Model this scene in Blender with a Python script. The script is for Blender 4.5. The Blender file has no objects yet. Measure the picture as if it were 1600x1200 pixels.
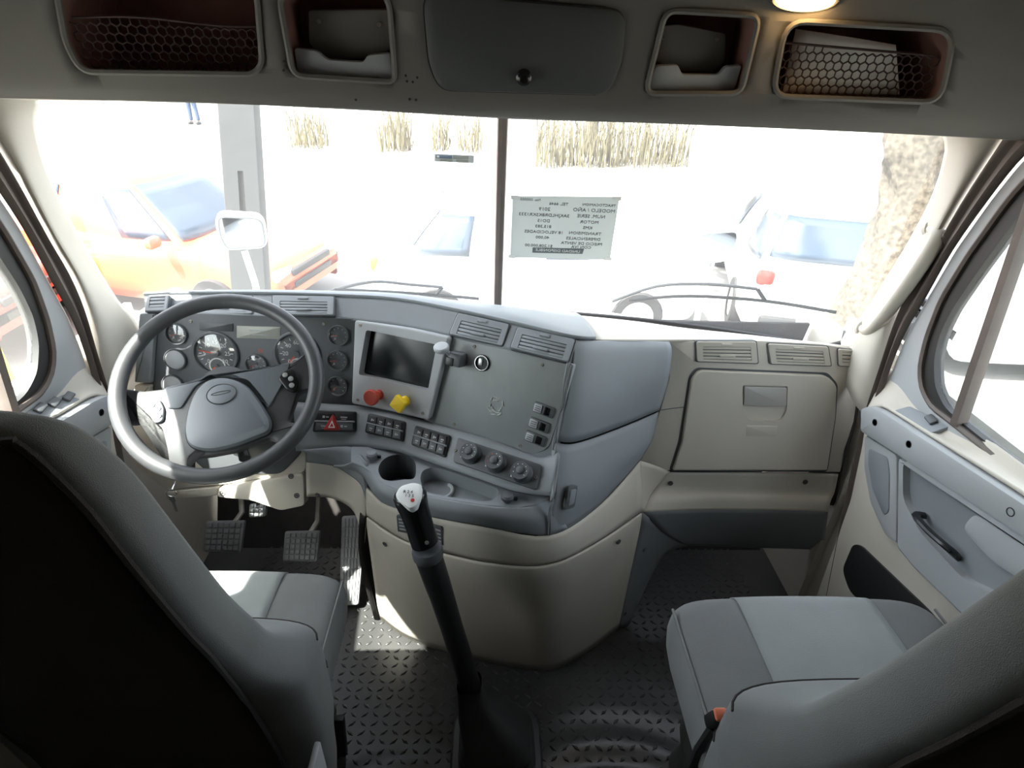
import bpy, bmesh, math, random
from mathutils import Vector as V, Matrix as Mx
from mathutils.geometry import tessellate_polygon

random.seed(7)
S = bpy.context.scene
COL = S.collection
R = math.radians

# ------------------------------------------------------------------ camera
FPX = 900.0                                   # focal length in pixels of the 1600x1200 frame
CAM = V((-0.02, 0.0, 1.60))                   # eye between the two seats, 1.6 m over the cab floor
_p = R(30.5)
_x = V((.9991, .0151, .038)).normalized()
_y = V((0, -math.sin(_p), math.cos(_p)))
_y = (_y - _x * _y.dot(_x)).normalized()
_z = _x.cross(_y)
ROT = Mx((_x, _y, _z))                        # rows: world axes in (right, down, forward); ROT @ cam = world
cam = bpy.data.cameras.new('camera')
cam.sensor_fit = 'HORIZONTAL'
cam.sensor_width = 36.0
cam.lens = 36.0 * FPX / 1600.0
cam.clip_start = 0.02
camo = bpy.data.objects.new('camera', cam)
COL.objects.link(camo)
r_, d_, f_ = ROT @ V((1, 0, 0)), ROT @ V((0, 1, 0)), ROT @ V((0, 0, 1))
camo.matrix_world = Mx(((r_.x, -d_.x, -f_.x, CAM.x), (r_.y, -d_.y, -f_.y, CAM.y), (r_.z, -d_.z, -f_.z, CAM.z), (0, 0, 0, 1)))
S.camera = camo

# ------------------------------------------------------------------ light and exposure
S.view_settings.view_transform = 'Standard'
S.view_settings.look = 'None'
S.view_settings.gamma = 1.0
S.view_settings.use_curve_mapping = False
S.view_settings.exposure = 1.85
S.cycles.use_denoising = True
S.cycles.max_bounces = 10
S.cycles.transparent_max_bounces = 16
SUN_DIR = V((-.55, -.35, 1.0)).normalized()   # towards the sun: high, from the driver's side, a little behind
w = bpy.data.worlds.new('World')
S.world = w
w.use_nodes = True
nt = w.node_tree
bg = nt.nodes['Background']
sky = nt.nodes.new('ShaderNodeTexSky')
sky.sky_type = 'NISHITA'
sky.sun_disc = False
sky.sun_elevation = math.asin(SUN_DIR.z)
sky.sun_rotation = math.atan2(SUN_DIR.x, SUN_DIR.y)
sky.air_density = 1.0
sky.dust_density = 2.5
hs = nt.nodes.new('ShaderNodeHueSaturation'); hs.inputs['Saturation'].default_value = .32   # hazy, whitish sky
nt.links.new(sky.outputs[0], hs.inputs['Color']); nt.links.new(hs.outputs[0], bg.inputs[0])
bg.inputs[1].default_value = 0.42
sun = bpy.data.lights.new('sun', 'SUN')
sun.energy = 11.0
sun.angle = R(0.7)
sun.color = (1, .95, .87)
suno = bpy.data.objects.new('sun', sun)
suno.rotation_euler = SUN_DIR.to_track_quat('Z', 'Y').to_euler()
suno.location = (-6, 3, 12)
COL.objects.link(suno)

# ------------------------------------------------------------------ pixel rays (1600x1200 frame)
def ray(px, py): return ROT @ V((px - 800, py - 600, FPX))
def at(px, py, Y): r = ray(px, py); return CAM + r * ((Y - CAM.y) / r.y)
def atX(px, py, X): r = ray(px, py); return CAM + r * ((X - CAM.x) / r.x)
def atZ(px, py, Z): r = ray(px, py); return CAM + r * ((Z - CAM.z) / r.z)

class Pl:
    """a plane in the cab with its own right / up / out axes"""
    def __init__(s, o, n, up=(0, 0, 1)):
        s.o = V(o); s.z = V(n).normalized()
        s.x = V(up).cross(s.z).normalized(); s.y = s.z.cross(s.x)
        s.M = Mx((s.x, s.y, s.z)).transposed().to_4x4(); s.M.translation = s.o
    def hit(s, px, py):
        r = ray(px, py); return CAM + r * ((s.o - CAM).dot(s.z) / r.dot(s.z))
    def uv(s, px, py): q = s.hit(px, py) - s.o; return (q.dot(s.x), q.dot(s.y))
    def pt(s, u, v, d=0): return s.o + s.x * u + s.y * v + s.z * d
    def at(s, px, py, d=0, ang=0):
        q = s.hit(px, py); m = s.M.copy(); m.translation = q + s.z * d
        return m @ Mx.Rotation(ang, 4, 'Z')
def plane3(a, b, c, up=(0, 0, 1)):
    n = (b - a).cross(c - a).normalized()
    if n.dot(CAM - a) < 0: n = -n
    return Pl((a + b + c) / 3, n, up)

class Surf:
    """a curved upright surface y = f(x, z)"""
    def __init__(s, f): s.f = f
    def hit(s, px, py):
        Y = 1.3
        for _ in range(30): q = at(px, py, Y); Y = s.f(q.x, q.z)
        return at(px, py, Y)

# ------------------------------------------------------------------ materials
MATS = {}
def mat(name, rgb, rough=.6, metal=0, nscale=0, namt=0, bump=0, bscale=200, spec=.5, emit=None, estr=0, sheen=0, coat=0):
    if name in MATS: return MATS[name]
    m = bpy.data.materials.new(name); m.use_nodes = True
    t = m.node_tree; b = t.nodes['Principled BSDF']
    lin = tuple((c / 255 / 12.92) if c / 255 <= .04045 else ((c / 255 + .055) / 1.055) ** 2.4 for c in rgb)
    b.inputs['Base Color'].default_value = (*lin, 1)
    b.inputs['Roughness'].default_value = rough
    b.inputs['Metallic'].default_value = metal
    b.inputs['Specular IOR Level'].default_value = spec
    if sheen: b.inputs['Sheen Weight'].default_value = sheen
    if coat: b.inputs['Coat Weight'].default_value = coat
    if emit: b.inputs['Emission Color'].default_value = (*emit, 1); b.inputs['Emission Strength'].default_value = estr
    if namt or bump:
        tc = t.nodes.new('ShaderNodeTexCoord')
    if namt:
        n = t.nodes.new('ShaderNodeTexNoise'); n.inputs['Scale'].default_value = nscale; n.inputs['Detail'].default_value = 4
        t.links.new(tc.outputs['Object'], n.inputs['Vector'])
        rp = t.nodes.new('ShaderNodeValToRGB')
        rp.color_ramp.elements[0].position = .3; rp.color_ramp.elements[1].position = .7
        rp.color_ramp.elements[0].color = (*[c * (1 - namt) for c in lin], 1)
        rp.color_ramp.elements[1].color = (*[min(1, c * (1 + namt)) for c in lin], 1)
        t.links.new(n.outputs['Fac'], rp.inputs[0]); t.links.new(rp.outputs[0], b.inputs['Base Color'])
    if bump:
        n = t.nodes.new('ShaderNodeTexNoise'); n.inputs['Scale'].default_value = bscale; n.inputs['Detail'].default_value = 2
        t.links.new(tc.outputs['Object'], n.inputs['Vector'])
        bp = t.nodes.new('ShaderNodeBump'); bp.inputs['Strength'].default_value = bump; bp.inputs['Distance'].default_value = .002
        t.links.new(n.outputs['Fac'], bp.inputs['Height']); t.links.new(bp.outputs[0], b.inputs['Normal'])
    MATS[name] = m
    return m

def glass_mat(name, tint, haze=.0, gloss=.05):
    m = bpy.data.materials.new(name); m.use_nodes = True
    t = m.node_tree; t.nodes.remove(t.nodes['Principled BSDF']); out = t.nodes['Material Output']
    tr = t.nodes.new('ShaderNodeBsdfTransparent'); tr.inputs[0].default_value = (*tint, 1)
    gl = t.nodes.new('ShaderNodeBsdfGlossy'); gl.inputs['Roughness'].default_value = .03
    mx = t.nodes.new('ShaderNodeMixShader'); mx.inputs[0].default_value = gloss
    t.links.new(tr.outputs[0], mx.inputs[1]); t.links.new(gl.outputs[0], mx.inputs[2])
    last = mx
    if haze:                                    # translucent veil mixed in, imitating glare that washes out the view
        tl = t.nodes.new('ShaderNodeBsdfTranslucent'); tl.inputs[0].default_value = (.9, .9, .88, 1)
        tc = t.nodes.new('ShaderNodeTexCoord'); n = t.nodes.new('ShaderNodeTexNoise'); n.inputs['Scale'].default_value = 6
        mr = t.nodes.new('ShaderNodeMapRange'); mr.inputs[3].default_value = haze * .7; mr.inputs[4].default_value = haze * 1.3
        t.links.new(tc.outputs['Object'], n.inputs['Vector']); t.links.new(n.outputs['Fac'], mr.inputs[0])
        m2 = t.nodes.new('ShaderNodeMixShader'); t.links.new(mr.outputs[0], m2.inputs[0])
        t.links.new(mx.outputs[0], m2.inputs[1]); t.links.new(tl.outputs[0], m2.inputs[2]); last = m2
    t.links.new(last.outputs[0], out.inputs[0])
    return m

BEIGE = mat('beige_plastic', (200, 194, 182), .62, nscale=5, namt=.05, bump=.12, bscale=700)
GREY = mat('grey_plastic', (134, 139, 143), .55, nscale=6, namt=.06, bump=.12, bscale=800)
LGREY = mat('light_grey_plastic', (166, 169, 171), .55, nscale=6, namt=.05, bump=.1, bscale=800)
PANEL = mat('flat_grey_panel', (138, 142, 142), .5, nscale=14, namt=.07, bump=.05, bscale=300)
CHAR = mat('charcoal_panel', (80, 83, 86), .5, nscale=8, namt=.06, bump=.06, bscale=600)
HEADER = mat('grey_headliner_plastic', (110, 107, 102), .6, nscale=4, namt=.05, bump=.12, bscale=500)
BINGREY = mat('bin_door_grey', (76, 78, 79), .6, nscale=5, namt=.05, bump=.15, bscale=500)
BLACK = mat('black_plastic', (34, 35, 36), .45, bump=.05, bscale=500)
BLACKG = mat('black_gloss', (20, 21, 23), .25)
RUBBER = mat('black_rubber', (38, 37, 36), .6, nscale=20, namt=.15)
SEAL = mat('door_seal_rubber', (92, 82, 76), .55, nscale=18, namt=.12)
WHEELM = mat('steering_wheel_vinyl', (66, 67, 69), .42, nscale=8, namt=.06, bump=.08, bscale=900)
HUBM = mat('horn_pad_vinyl', (102, 107, 112), .5, nscale=6, namt=.05, bump=.1, bscale=900)
FAB = mat('grey_seat_cloth', (114, 116, 116), .95, nscale=9, namt=.08, bump=.5, bscale=900, spec=.1, sheen=.15)
FABL = mat('light_grey_seat_cloth', (142, 146, 146), .95, nscale=9, namt=.07, bump=.5, bscale=900, spec=.1, sheen=.15)
FABD = mat('black_seat_cloth', (60, 56, 55), .95, nscale=9, namt=.12, bump=.5, bscale=700, spec=.1, sheen=.1)
MATFLOOR = mat('rubber_floor_mat', (58, 58, 58), .34, nscale=6, namt=.2, bump=.1, bscale=120)
CHROME = mat('chrome', (205, 206, 208), .18, 1)
SILVER = mat('satin_silver', (188, 190, 190), .35, .8)
STEEL = mat('worn_steel', (142, 138, 128), .5, .6, nscale=30, namt=.2)
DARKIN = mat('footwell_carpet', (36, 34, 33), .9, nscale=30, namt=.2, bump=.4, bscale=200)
RECESS = mat('brown_bin_lining', (130, 94, 86), .8, nscale=12, namt=.12)
NETM = mat('net_cord', (62, 46, 44), .8)
WHITE = mat('white_print', (225, 226, 224), .6)
DIAL = mat('dial_face', (52, 55, 58), .5, nscale=10, namt=.08)
ORANGE = mat('orange_needle', (236, 84, 42), .5)
REDK = mat('red_knob', (176, 62, 44), .5, nscale=20, namt=.08)
YELK = mat('yellow_knob', (245, 208, 40), .5, nscale=20, namt=.06)
REDSW = mat('red_switch', (170, 48, 40), .45)
LCD = mat('lcd_pane', (158, 160, 150), .4)
SCREEN = mat('dark_screen', (22, 26, 28), .22, nscale=14, namt=.25)
PAPER = mat('white_paper', (236, 238, 232), .8, nscale=9, namt=.03)
INK = mat('print_ink', (70, 74, 76), .8)
GLASSW = glass_mat('windshield_glass', (.93, .96, .95), .06, .03)
GLASSD = glass_mat('door_glass', (.94, .97, .96), .03, .04)
GAUGEGL = glass_mat('gauge_glass', (.97, .97, .97), .0, .10)
MIRROR = mat('mirror_glass', (215, 222, 226), .04, 1)
LABELM = mat('printed_label', (150, 152, 150), .5, nscale=120, namt=.5)

# ------------------------------------------------------------------ mesh building
ORG = {}
def link(o, parent, wloc):
    COL.objects.link(o)
    ORG[o.name] = V(wloc)
    if parent:
        o.parent = parent; o.location = V(wloc) - ORG[parent.name]
    else: o.location = wloc
    return o
def thing(name, label, cat, loc, group=None, kind=None):
    o = bpy.data.objects.new(name, None); o.empty_display_size = .05
    link(o, None, loc); tag(o, label, cat, group, kind); return o
def tag(o, label=None, cat=None, group=None, kind=None):
    if label: o['label'] = label
    if cat: o['category'] = cat
    if group: o['group'] = group
    if kind: o['kind'] = kind
    return o
class MB:
    def __init__(s, M=None): s.v = []; s.f = []; s.M = M
    def add(s, vs, fs, M=None):
        k = len(s.v)
        for q in vs:
            q = V(q)
            if M is not None: q = M @ q
            if s.M is not None: q = s.M @ q
            s.v.append(q)
        s.f += [tuple(i + k for i in f) for f in fs]; return s
    def box(s, c, sz, M=None, bev=0):
        x, y, z = [a / 2 for a in sz]; c = V(c)
        if bev:
            b = min(bev, x * .9, y * .9, z * .9); vs = []; 
            bm = bmesh.new(); bmesh.ops.create_cube(bm, size=1)
            for q in bm.verts: q.co = V((q.co.x * sz[0], q.co.y * sz[1], q.co.z * sz[2]))
            bmesh.ops.bevel(bm, geom=bm.edges[:], offset=b, segments=2, affect='EDGES', profile=.5)
            bm.verts.index_update()
            s.add([q.co + c for q in bm.verts], [[q.index for q in f.verts] for f in bm.faces], M); bm.free(); return s
        vs = [c + V((i * x, j * y, k * z)) for i in (-1, 1) for j in (-1, 1) for k in (-1, 1)]
        return s.add(vs, [(0, 1, 3, 2), (4, 6, 7, 5), (0, 4, 5, 1), (2, 3, 7, 6), (0, 2, 6, 4), (1, 5, 7, 3)], M)
    def grid(s, rows, cu=False, cv=False, M=None):
        n, m = len(rows), len(rows[0]); fs = []
        for i in range(n if cv else n - 1):
            for j in range(m if cu else m - 1):
                a, b = (i + 1) % n, (j + 1) % m
                fs.append((i * m + j, i * m + b, a * m + b, a * m + j))
        return s.add([q for r in rows for q in r], fs, M)
    def tube(s, path, rad, n=8, closed=False, caps=True, flat=1.0, M=None):
        path = [V(q) for q in path]; N = len(path); rows = []
        up = V((0, 0, 1)); 
        for i, q in enumerate(path):
            t = (path[(i + 1) % N] - path[i - 1]) if closed else (path[min(i + 1, N - 1)] - path[max(i - 1, 0)])
            t.normalize()
            if i == 0:
                a = up if abs(t.z) < .9 else V((1, 0, 0)); x = t.cross(a).normalized()
            else: x = (x - t * x.dot(t)).normalized()
            y = t.cross(x); r = rad[i] if isinstance(rad, (list, tuple)) else rad
            rows.append([q + x * (r * math.cos(2 * math.pi * k / n)) + y * (r * flat * math.sin(2 * math.pi * k / n)) for k in range(n)])
        k0 = len(s.v); s.grid(rows, True, closed, M)
        if caps and not closed:
            s.f.append(tuple(k0 + k for k in range(n))[::-1]); s.f.append(tuple(k0 + (N - 1) * n + k for k in range(n)))
        return s
    def lathe(s, prof, n=24, M=None, cap0=True, cap1=True):
        rows = [[(r * math.cos(2 * math.pi * k / n), r * math.sin(2 * math.pi * k / n), z) for k in range(n)] for r, z in prof]
        k0 = len(s.v); s.grid(rows, True, False, M)
        if cap0: s.f.append(tuple(k0 + k for k in range(n))[::-1])
        if cap1: s.f.append(tuple(k0 + (len(prof) - 1) * n + k for k in range(n)))
        return s
    def slab(s, pts, d0, d1, bev=0, M=None, holes=()):
        """outline in a plane, thickness d0..d1, rounded front rim, optional holes"""
        pts = ccw([V((p[0], p[1])) for p in pts]); n = len(pts)
        hs = [ccw([V((p[0], p[1])) for p in h])[::-1] for h in holes]
        k0 = len(s.v)
        rings = [[(p.x, p.y, d0) for p in pts]]
        front = pts
        if bev:
            for a in (0, 45, 90):
                q = inset(pts, bev * (1 - math.cos(R(a)))); rings.append([(p.x, p.y, d1 - bev + bev * math.sin(R(a))) for p in q]); front = q
        else: rings.append([(p.x, p.y, d1) for p in pts])
        s.grid(rings, True, False, M)
        if not hs:
            s.f.append(tuple(k0 + k for k in range(n))[::-1]); s.f.append(tuple(k0 + (len(rings) - 1) * n + k for k in range(n)))
            return s
        for d, src, flip in ((d1, front, False), (d0, pts, True)):
            polys = [[V((p.x, p.y, 0)) for p in src]] + [[V((p.x, p.y, 0)) for p in h] for h in hs]
            tri = tessellate_polygon(polys); flat = [q for po in polys for q in po]
            fs = []
            for t in tri:
                a, b, c = (flat[i] for i in t)
                up = (b - a).cross(c - a).z > 0
                fs.append(tuple(t) if up != flip else tuple(t)[::-1])
            s.add([(q.x, q.y, d) for q in flat], fs, M)
        for h in hs: s.grid([[(p.x, p.y, d0) for p in h], [(p.x, p.y, d1) for p in h]], True, False, M)
        return s
    def build(s, name, m, parent=None, sharp=38, shade=True, thick=0):
        if s.M is not None and s.M.determinant() < 0: s.f = [f[::-1] for f in s.f]
        vs = s.v; lo = V([min(q[i] for q in vs) for i in range(3)]); hi = V([max(q[i] for q in vs) for i in range(3)])
        c = (lo + hi) / 2
        me = bpy.data.meshes.new(name); me.from_pydata([q - c for q in vs], [], s.f); me.update()
        if shade:
            me.polygons.foreach_set('use_smooth', [True] * len(me.polygons))
            me.set_sharp_from_angle(angle=R(sharp))
        me.materials.append(m)
        o = bpy.data.objects.new(name, me); link(o, parent, c)
        if thick:
            md = o.modifiers.new('thick', 'SOLIDIFY'); md.thickness = abs(thick); md.offset = -1 if thick > 0 else 1
        return o
def inst(name, me, M, parent):
    o = bpy.data.objects.new(name, me); COL.objects.link(o); ORG[o.name] = M.translation.copy()
    if parent: o.parent = parent; m = M.copy(); m.translation = M.translation - ORG[parent.name]; o.matrix_local = m
    else: o.matrix_world = M
    return o
def mesh_of(mb, m, sharp=38, name='piece'):
    me = bpy.data.meshes.new(name); me.from_pydata(mb.v, [], mb.f); me.update()
    me.polygons.foreach_set('use_smooth', [True] * len(me.polygons)); me.set_sharp_from_angle(angle=R(sharp)); me.materials.append(m); return me
def ccw(p):
    a = sum(p[i - 1].x * p[i].y - p[i].x * p[i - 1].y for i in range(len(p))); return p if a > 0 else p[::-1]
def inset(p, d):
    out = []
    for i in range(len(p)):
        a, b, c = p[i - 1], p[i], p[(i + 1) % len(p)]
        e1 = (b - a); e2 = (c - b)
        if e1.length < 1e-9 or e2.length < 1e-9: out.append(b.copy()); continue
        e1.normalize(); e2.normalize()
        n1 = V((-e1.y, e1.x)); n2 = V((-e2.y, e2.x)); h = n1 + n2
        if h.length < 1e-6: out.append(b + n1 * d); continue
        h.normalize(); out.append(b + h * (d / max(.45, h.dot(n1))))
    return out
def rnd(pts, r, n=5):
    """round the corners of a polygon; r is a radius or one per corner"""
    pts = [V((p[0], p[1])) for p in pts]; out = []
    for i, b in enumerate(pts):
        a, c = pts[i - 1], pts[(i + 1) % len(pts)]
        rr = r[i] if isinstance(r, (list, tuple)) else r
        d = min(rr, (a - b).length * .48, (c - b).length * .48)
        p, q = b + (a - b).normalized() * d, b + (c - b).normalized() * d
        if rr <= 0: out.append(b); continue
        for k in range(n + 1):
            t = k / n; out.append(p * (1 - t) ** 2 + b * (2 * t * (1 - t)) + q * t * t)
    return out
def rect(cx, cy, wx, wy, r=0, n=4):
    p = [(cx - wx / 2, cy - wy / 2), (cx + wx / 2, cy - wy / 2), (cx + wx / 2, cy + wy / 2), (cx - wx / 2, cy + wy / 2)]
    return rnd(p, r, n) if r else [V(q) for q in p]
def circ(cx, cy, r, n=28, ry=None): return [V((cx + r * math.cos(2 * math.pi * k / n), cy + (ry or r) * math.sin(2 * math.pi * k / n))) for k in range(n)]
def cat1(p, k):
    """Catmull-Rom through the points, k spans each"""
    p = [V(q) for q in p]; out = []
    for i in range(len(p) - 1):
        a, b, c, d = p[max(i - 1, 0)], p[i], p[i + 1], p[min(i + 2, len(p) - 1)]
        for j in range(k):
            t = j / k; out.append(.5 * (2 * b + (c - a) * t + (2 * a - 5 * b + 4 * c - d) * t * t + (3 * b - a - 3 * c + d) * t ** 3))
    out.append(p[-1]); return out
def lin1(p, k):
    p = [V(q) for q in p]; out = []
    for i in range(len(p) - 1):
        for j in range(k): out.append(p[i].lerp(p[i + 1], j / k))
    out.append(p[-1]); return out
def smooth(rows, ku=4, kv=4, fu=cat1, fv=cat1):
    rows = [fu(r, ku) for r in rows]
    cols = [fv([r[j] for r in rows], kv) for j in range(len(rows[0]))]
    return [[c[i] for c in cols] for i in range(len(cols[0]))]
def patch(name, rows, m, parent, ku=4, kv=4, fu=cat1, fv=cat1, thick=.006, **k):
    g = smooth(rows, ku, kv, fu, fv)
    mb = MB().grid(g)
    f0 = mb.f[len(mb.f) // 2]; a, b, c = (mb.v[i] for i in f0[:3])
    if (b - a).cross(c - a).dot(CAM - a) < 0: mb.f = [f[::-1] for f in mb.f]
    return mb.build(name, m, parent, thick=thick, **k)
def pxrow(*q): return [at(*p) for p in q]
def bil(q, s, t):
    """point in a quad TL TR BR BL; s to the right, t down"""
    a, b, c, d = [V(x) for x in q]; return (a * (1 - s) + b * s) * (1 - t) + (d * (1 - s) + c * s) * t
def text(name, body, size, m, M, parent, align='CENTER', mirror=False, depth=.0003):
    cu = bpy.data.curves.new('t', 'FONT'); cu.body = body; cu.size = size; cu.align_x = align; cu.align_y = 'CENTER'; cu.extrude = depth; cu.resolution_u = 2
    t = bpy.data.objects.new('t', cu); me = bpy.data.meshes.new_from_object(t)
    bpy.data.objects.remove(t); bpy.data.curves.remove(cu)
    mb = MB(M @ Mx.Scale(-1, 4, (1, 0, 0)) if mirror else M)
    mb.add([v.co for v in me.vertices], [tuple(p.vertices) for p in me.polygons]); bpy.data.meshes.remove(me)
    return mb.build(name, m, parent, shade=False)
SCREW = mesh_of(MB().lathe([(.0042, 0), (.0042, .0015), (.0034, .0024), (.0018, .0024), (.0016, .0008), (.0001, .0008)], 12, cap1=False), STEEL, name='screw')
PLUG = mesh_of(MB().lathe([(.0075, 0), (.0075, .001), (.0062, .001), (.0050, -.0015), (.003, -.0015), (.0028, .0004), (.0001, .0006)], 14, cap1=False), CHAR, name='plug')
def screw(pl, px, py, parent, d=.0, me=None): return inst('screw', me or SCREW, pl.at(px, py, d), parent)

# ================================================================== the cab shell
MIR = Mx.Scale(-1, 4, (1, 0, 0))
def floor_h(x, y):
    h = 0.012 * math.exp(-((x - .15) / .5) ** 2) * max(0, min(1, (1.1 - y) / .3))
    d = math.hypot(x - .30, y - .40)                                     # waves where the mat does not lie flat
    if x > .12: h += .007 * math.sin(d * 62) * math.exp(-((d - .36) / .13) ** 2) * min(1, (x - .12) / .1)
    d = math.hypot(x + .22, y - .55)
    h += .005 * math.sin(d * 70) * math.exp(-((d - .2) / .09) ** 2) * max(0, min(1, (-.02 - x) / .1))
    return h
NX, NY = 110, 130
rows = [[V((-1.06 + 2.12 * i / NX, -.95 + 2.75 * j / NY, 0)) for i in range(NX + 1)] for j in range(NY + 1)]
for r in rows:
    for q in r: q.z = floor_h(q.x, q.y) if q.y > .3 else floor_h(q.x, .3) * max(0, 1 - (.3 - q.y) * 4)
floor = MB().grid(rows).build('floor', MATFLOOR, thick=.02)
tag(floor, 'black rubber diamond-tread mat covering the cab floor', kind='structure')
mb = MB(); k = 0
for j in range(49):
    for i in range(57):
        x = -.80 + i * .0300; y = .42 + j * .0245; 
        if abs(x) > .93: continue
        a = R(38 if (i + j) % 2 else -38)
        z = floor_h(x, y); c, s_ = math.cos(a), math.sin(a); L, Wd, H = .0130, .0050, .0036
        zz = lambda u, v: floor_h(x + u * c - v * s_, y + u * s_ + v * c) + .0006
        pts = [(-L, 0), (0, -Wd), (L, 0), (0, Wd)]
        vs = [(x + u * c - v * s_, y + u * s_ + v * c, zz(u, v) - .001) for u, v in pts] + \
             [(x + u * .6 * c - v * .55 * s_, y + u * .6 * s_ + v * .55 * c, z + H) for u, v in pts]
        mb.add(vs, [(0, 1, 5, 4), (1, 2, 6, 5), (2, 3, 7, 6), (3, 0, 4, 7), (4, 5, 6, 7)])
tag(mb.build('tread_lug', MATFLOOR, floor, sharp=70), kind='stuff')

wall = MB()
wall.box((0, -.97, .95), (2.06, .04, 2.1))
tag(wall.build('wall_rear', HEADER), 'grey rear bulkhead behind the seats', kind='structure')
rows = []
for y in (-.97, -.3, .4, .9, 1.2, 1.46):
    rows.append([V((x, y, 2.0 - .10 * (abs(x) / 1.02) ** 3 - max(0, y - .4) * .18)) for x in (-1.03, -.8, -.4, 0, .4, .8, 1.03)])
c = patch('ceiling', rows, HEADER, None, 3, 3, thick=.0)
c.modifiers.new('thick', 'SOLIDIFY').thickness = .03; c.modifiers[0].offset = 1 if False else 0
tag(c, 'grey cab roof lining', kind='structure')

# ---- windshield: curved in plan, leaning back
def ws_y(x, z):
    yb = 1.70 - .30 * x * x; yt = 1.42 - .18 * x * x
    return yb + (yt - yb) * (z - .90) / .56
WS = Surf(ws_y)
def wsp(x, z, off=0): return V((x, ws_y(x, z) + off, z))
win = thing('window_1', 'wide two-piece windshield with a dark centre post and black rubber surround', None, (0, 1.6, .88), kind='structure')
def xlim(z): return .990 - .075 * (z - .88) / .58
for s in (-1, 1):
    g = [[wsp(s * (.012 + (xlim(z) - .012) * i / 14), z) for i in range(15)] for z in [.82 + .66 * k / 10 for k in range(11)]]
    if s < 0: g = [r[::-1] for r in g]
    MB().grid(g).build('pane', GLASSW, win)
post = [at(789, 178, 1.425), at(781, 330, 1.55), at(772, 478, 1.69)]
post = [V((0, q.y, q.z)) for q in post]
mb = MB(); rows = []
for q in lin1([post[0] + V((0, -.012, .05)), post[1], post[2] + V((0, .012, -.06))], 4):
    rows.append([q + V(d) for d in ((-.013, 0, 0), (-.010, -.010, -.004), (0, -.014, -.006), (.010, -.010, -.004), (.013, 0, 0), (.008, .012, .005), (-.008, .012, .005))])
mb.grid(rows, True).build('centre_post', SEAL, win)
run = [wsp(-.985, .97, -.004), wsp(-.97, .92, -.004)] + [wsp(x, .858 + .03 * x * x, -.004) for x in [-.93 + 1.86 * i / 20 for i in range(21)]] + [wsp(.97, .92, -.004), wsp(.985, .97, -.004)]
MB().tube(run, .011, 8).build('rubber_surround', RUBBER, win)

# ---- A pillars (right one measured, the left one mirrored)
def wseal(px, py): return atX(px, py, .972)
L0 = [(1575, 205), (1552, 240), (1500, 320), (1450, 408), (1420, 455), (1398, 505), (1378, 570), (1352, 650)]
L1 = [(1625, 222), (1590, 255), (1545, 312), (1490, 390), (1445, 468), (1415, 520), (1392, 575), (1372, 640)]
L2 = [(1625, 255), (1592, 282), (1560, 322), (1505, 400), (1464, 468), (1442, 525), (1431, 572), (1433, 605), (1448, 635), (1486, 664)]
L3 = [(1625, 290), (1594, 326), (1560, 370), (1517, 430), (1482, 482), (1462, 522), (1453, 560), (1454, 603), (1469, 636), (1494, 658)]
for side, s in (('right', 1), ('left', -1)):
    inn = [(1472, 195), (1473, 235), (1455, 300), (1420, 370), (1385, 428), (1345, 490), (1318, 520), (1300, 560)]
    a = [WS.hit(*p) + V((0, -.006, 0)) for p in inn]
    b = [atX(*p, .968) for p in L0]
    rows = []
    for i in range(8):
        m1 = a[i].lerp(b[i], .33) + V((-.012, -.03, 0)); m2 = a[i].lerp(b[i], .72) + V((-.016, -.022, 0))
        rows.append([a[i], m1, m2, b[i]])
    rows.insert(0, [q + V((0, -.03, .10)) for q in rows[0]])
    g = smooth(rows, 4, 3)
    mb = MB(MIR if s < 0 else None).grid(g)
    mb.f = [f[::-1] for f in mb.f]
    tag(mb.build('trim_%d' % (1 if s > 0 else 2), BEIGE, thick=.008), 'beige windshield pillar trim on the %s side' % ("passenger's" if s > 0 else "driver's"), kind='structure')

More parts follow.
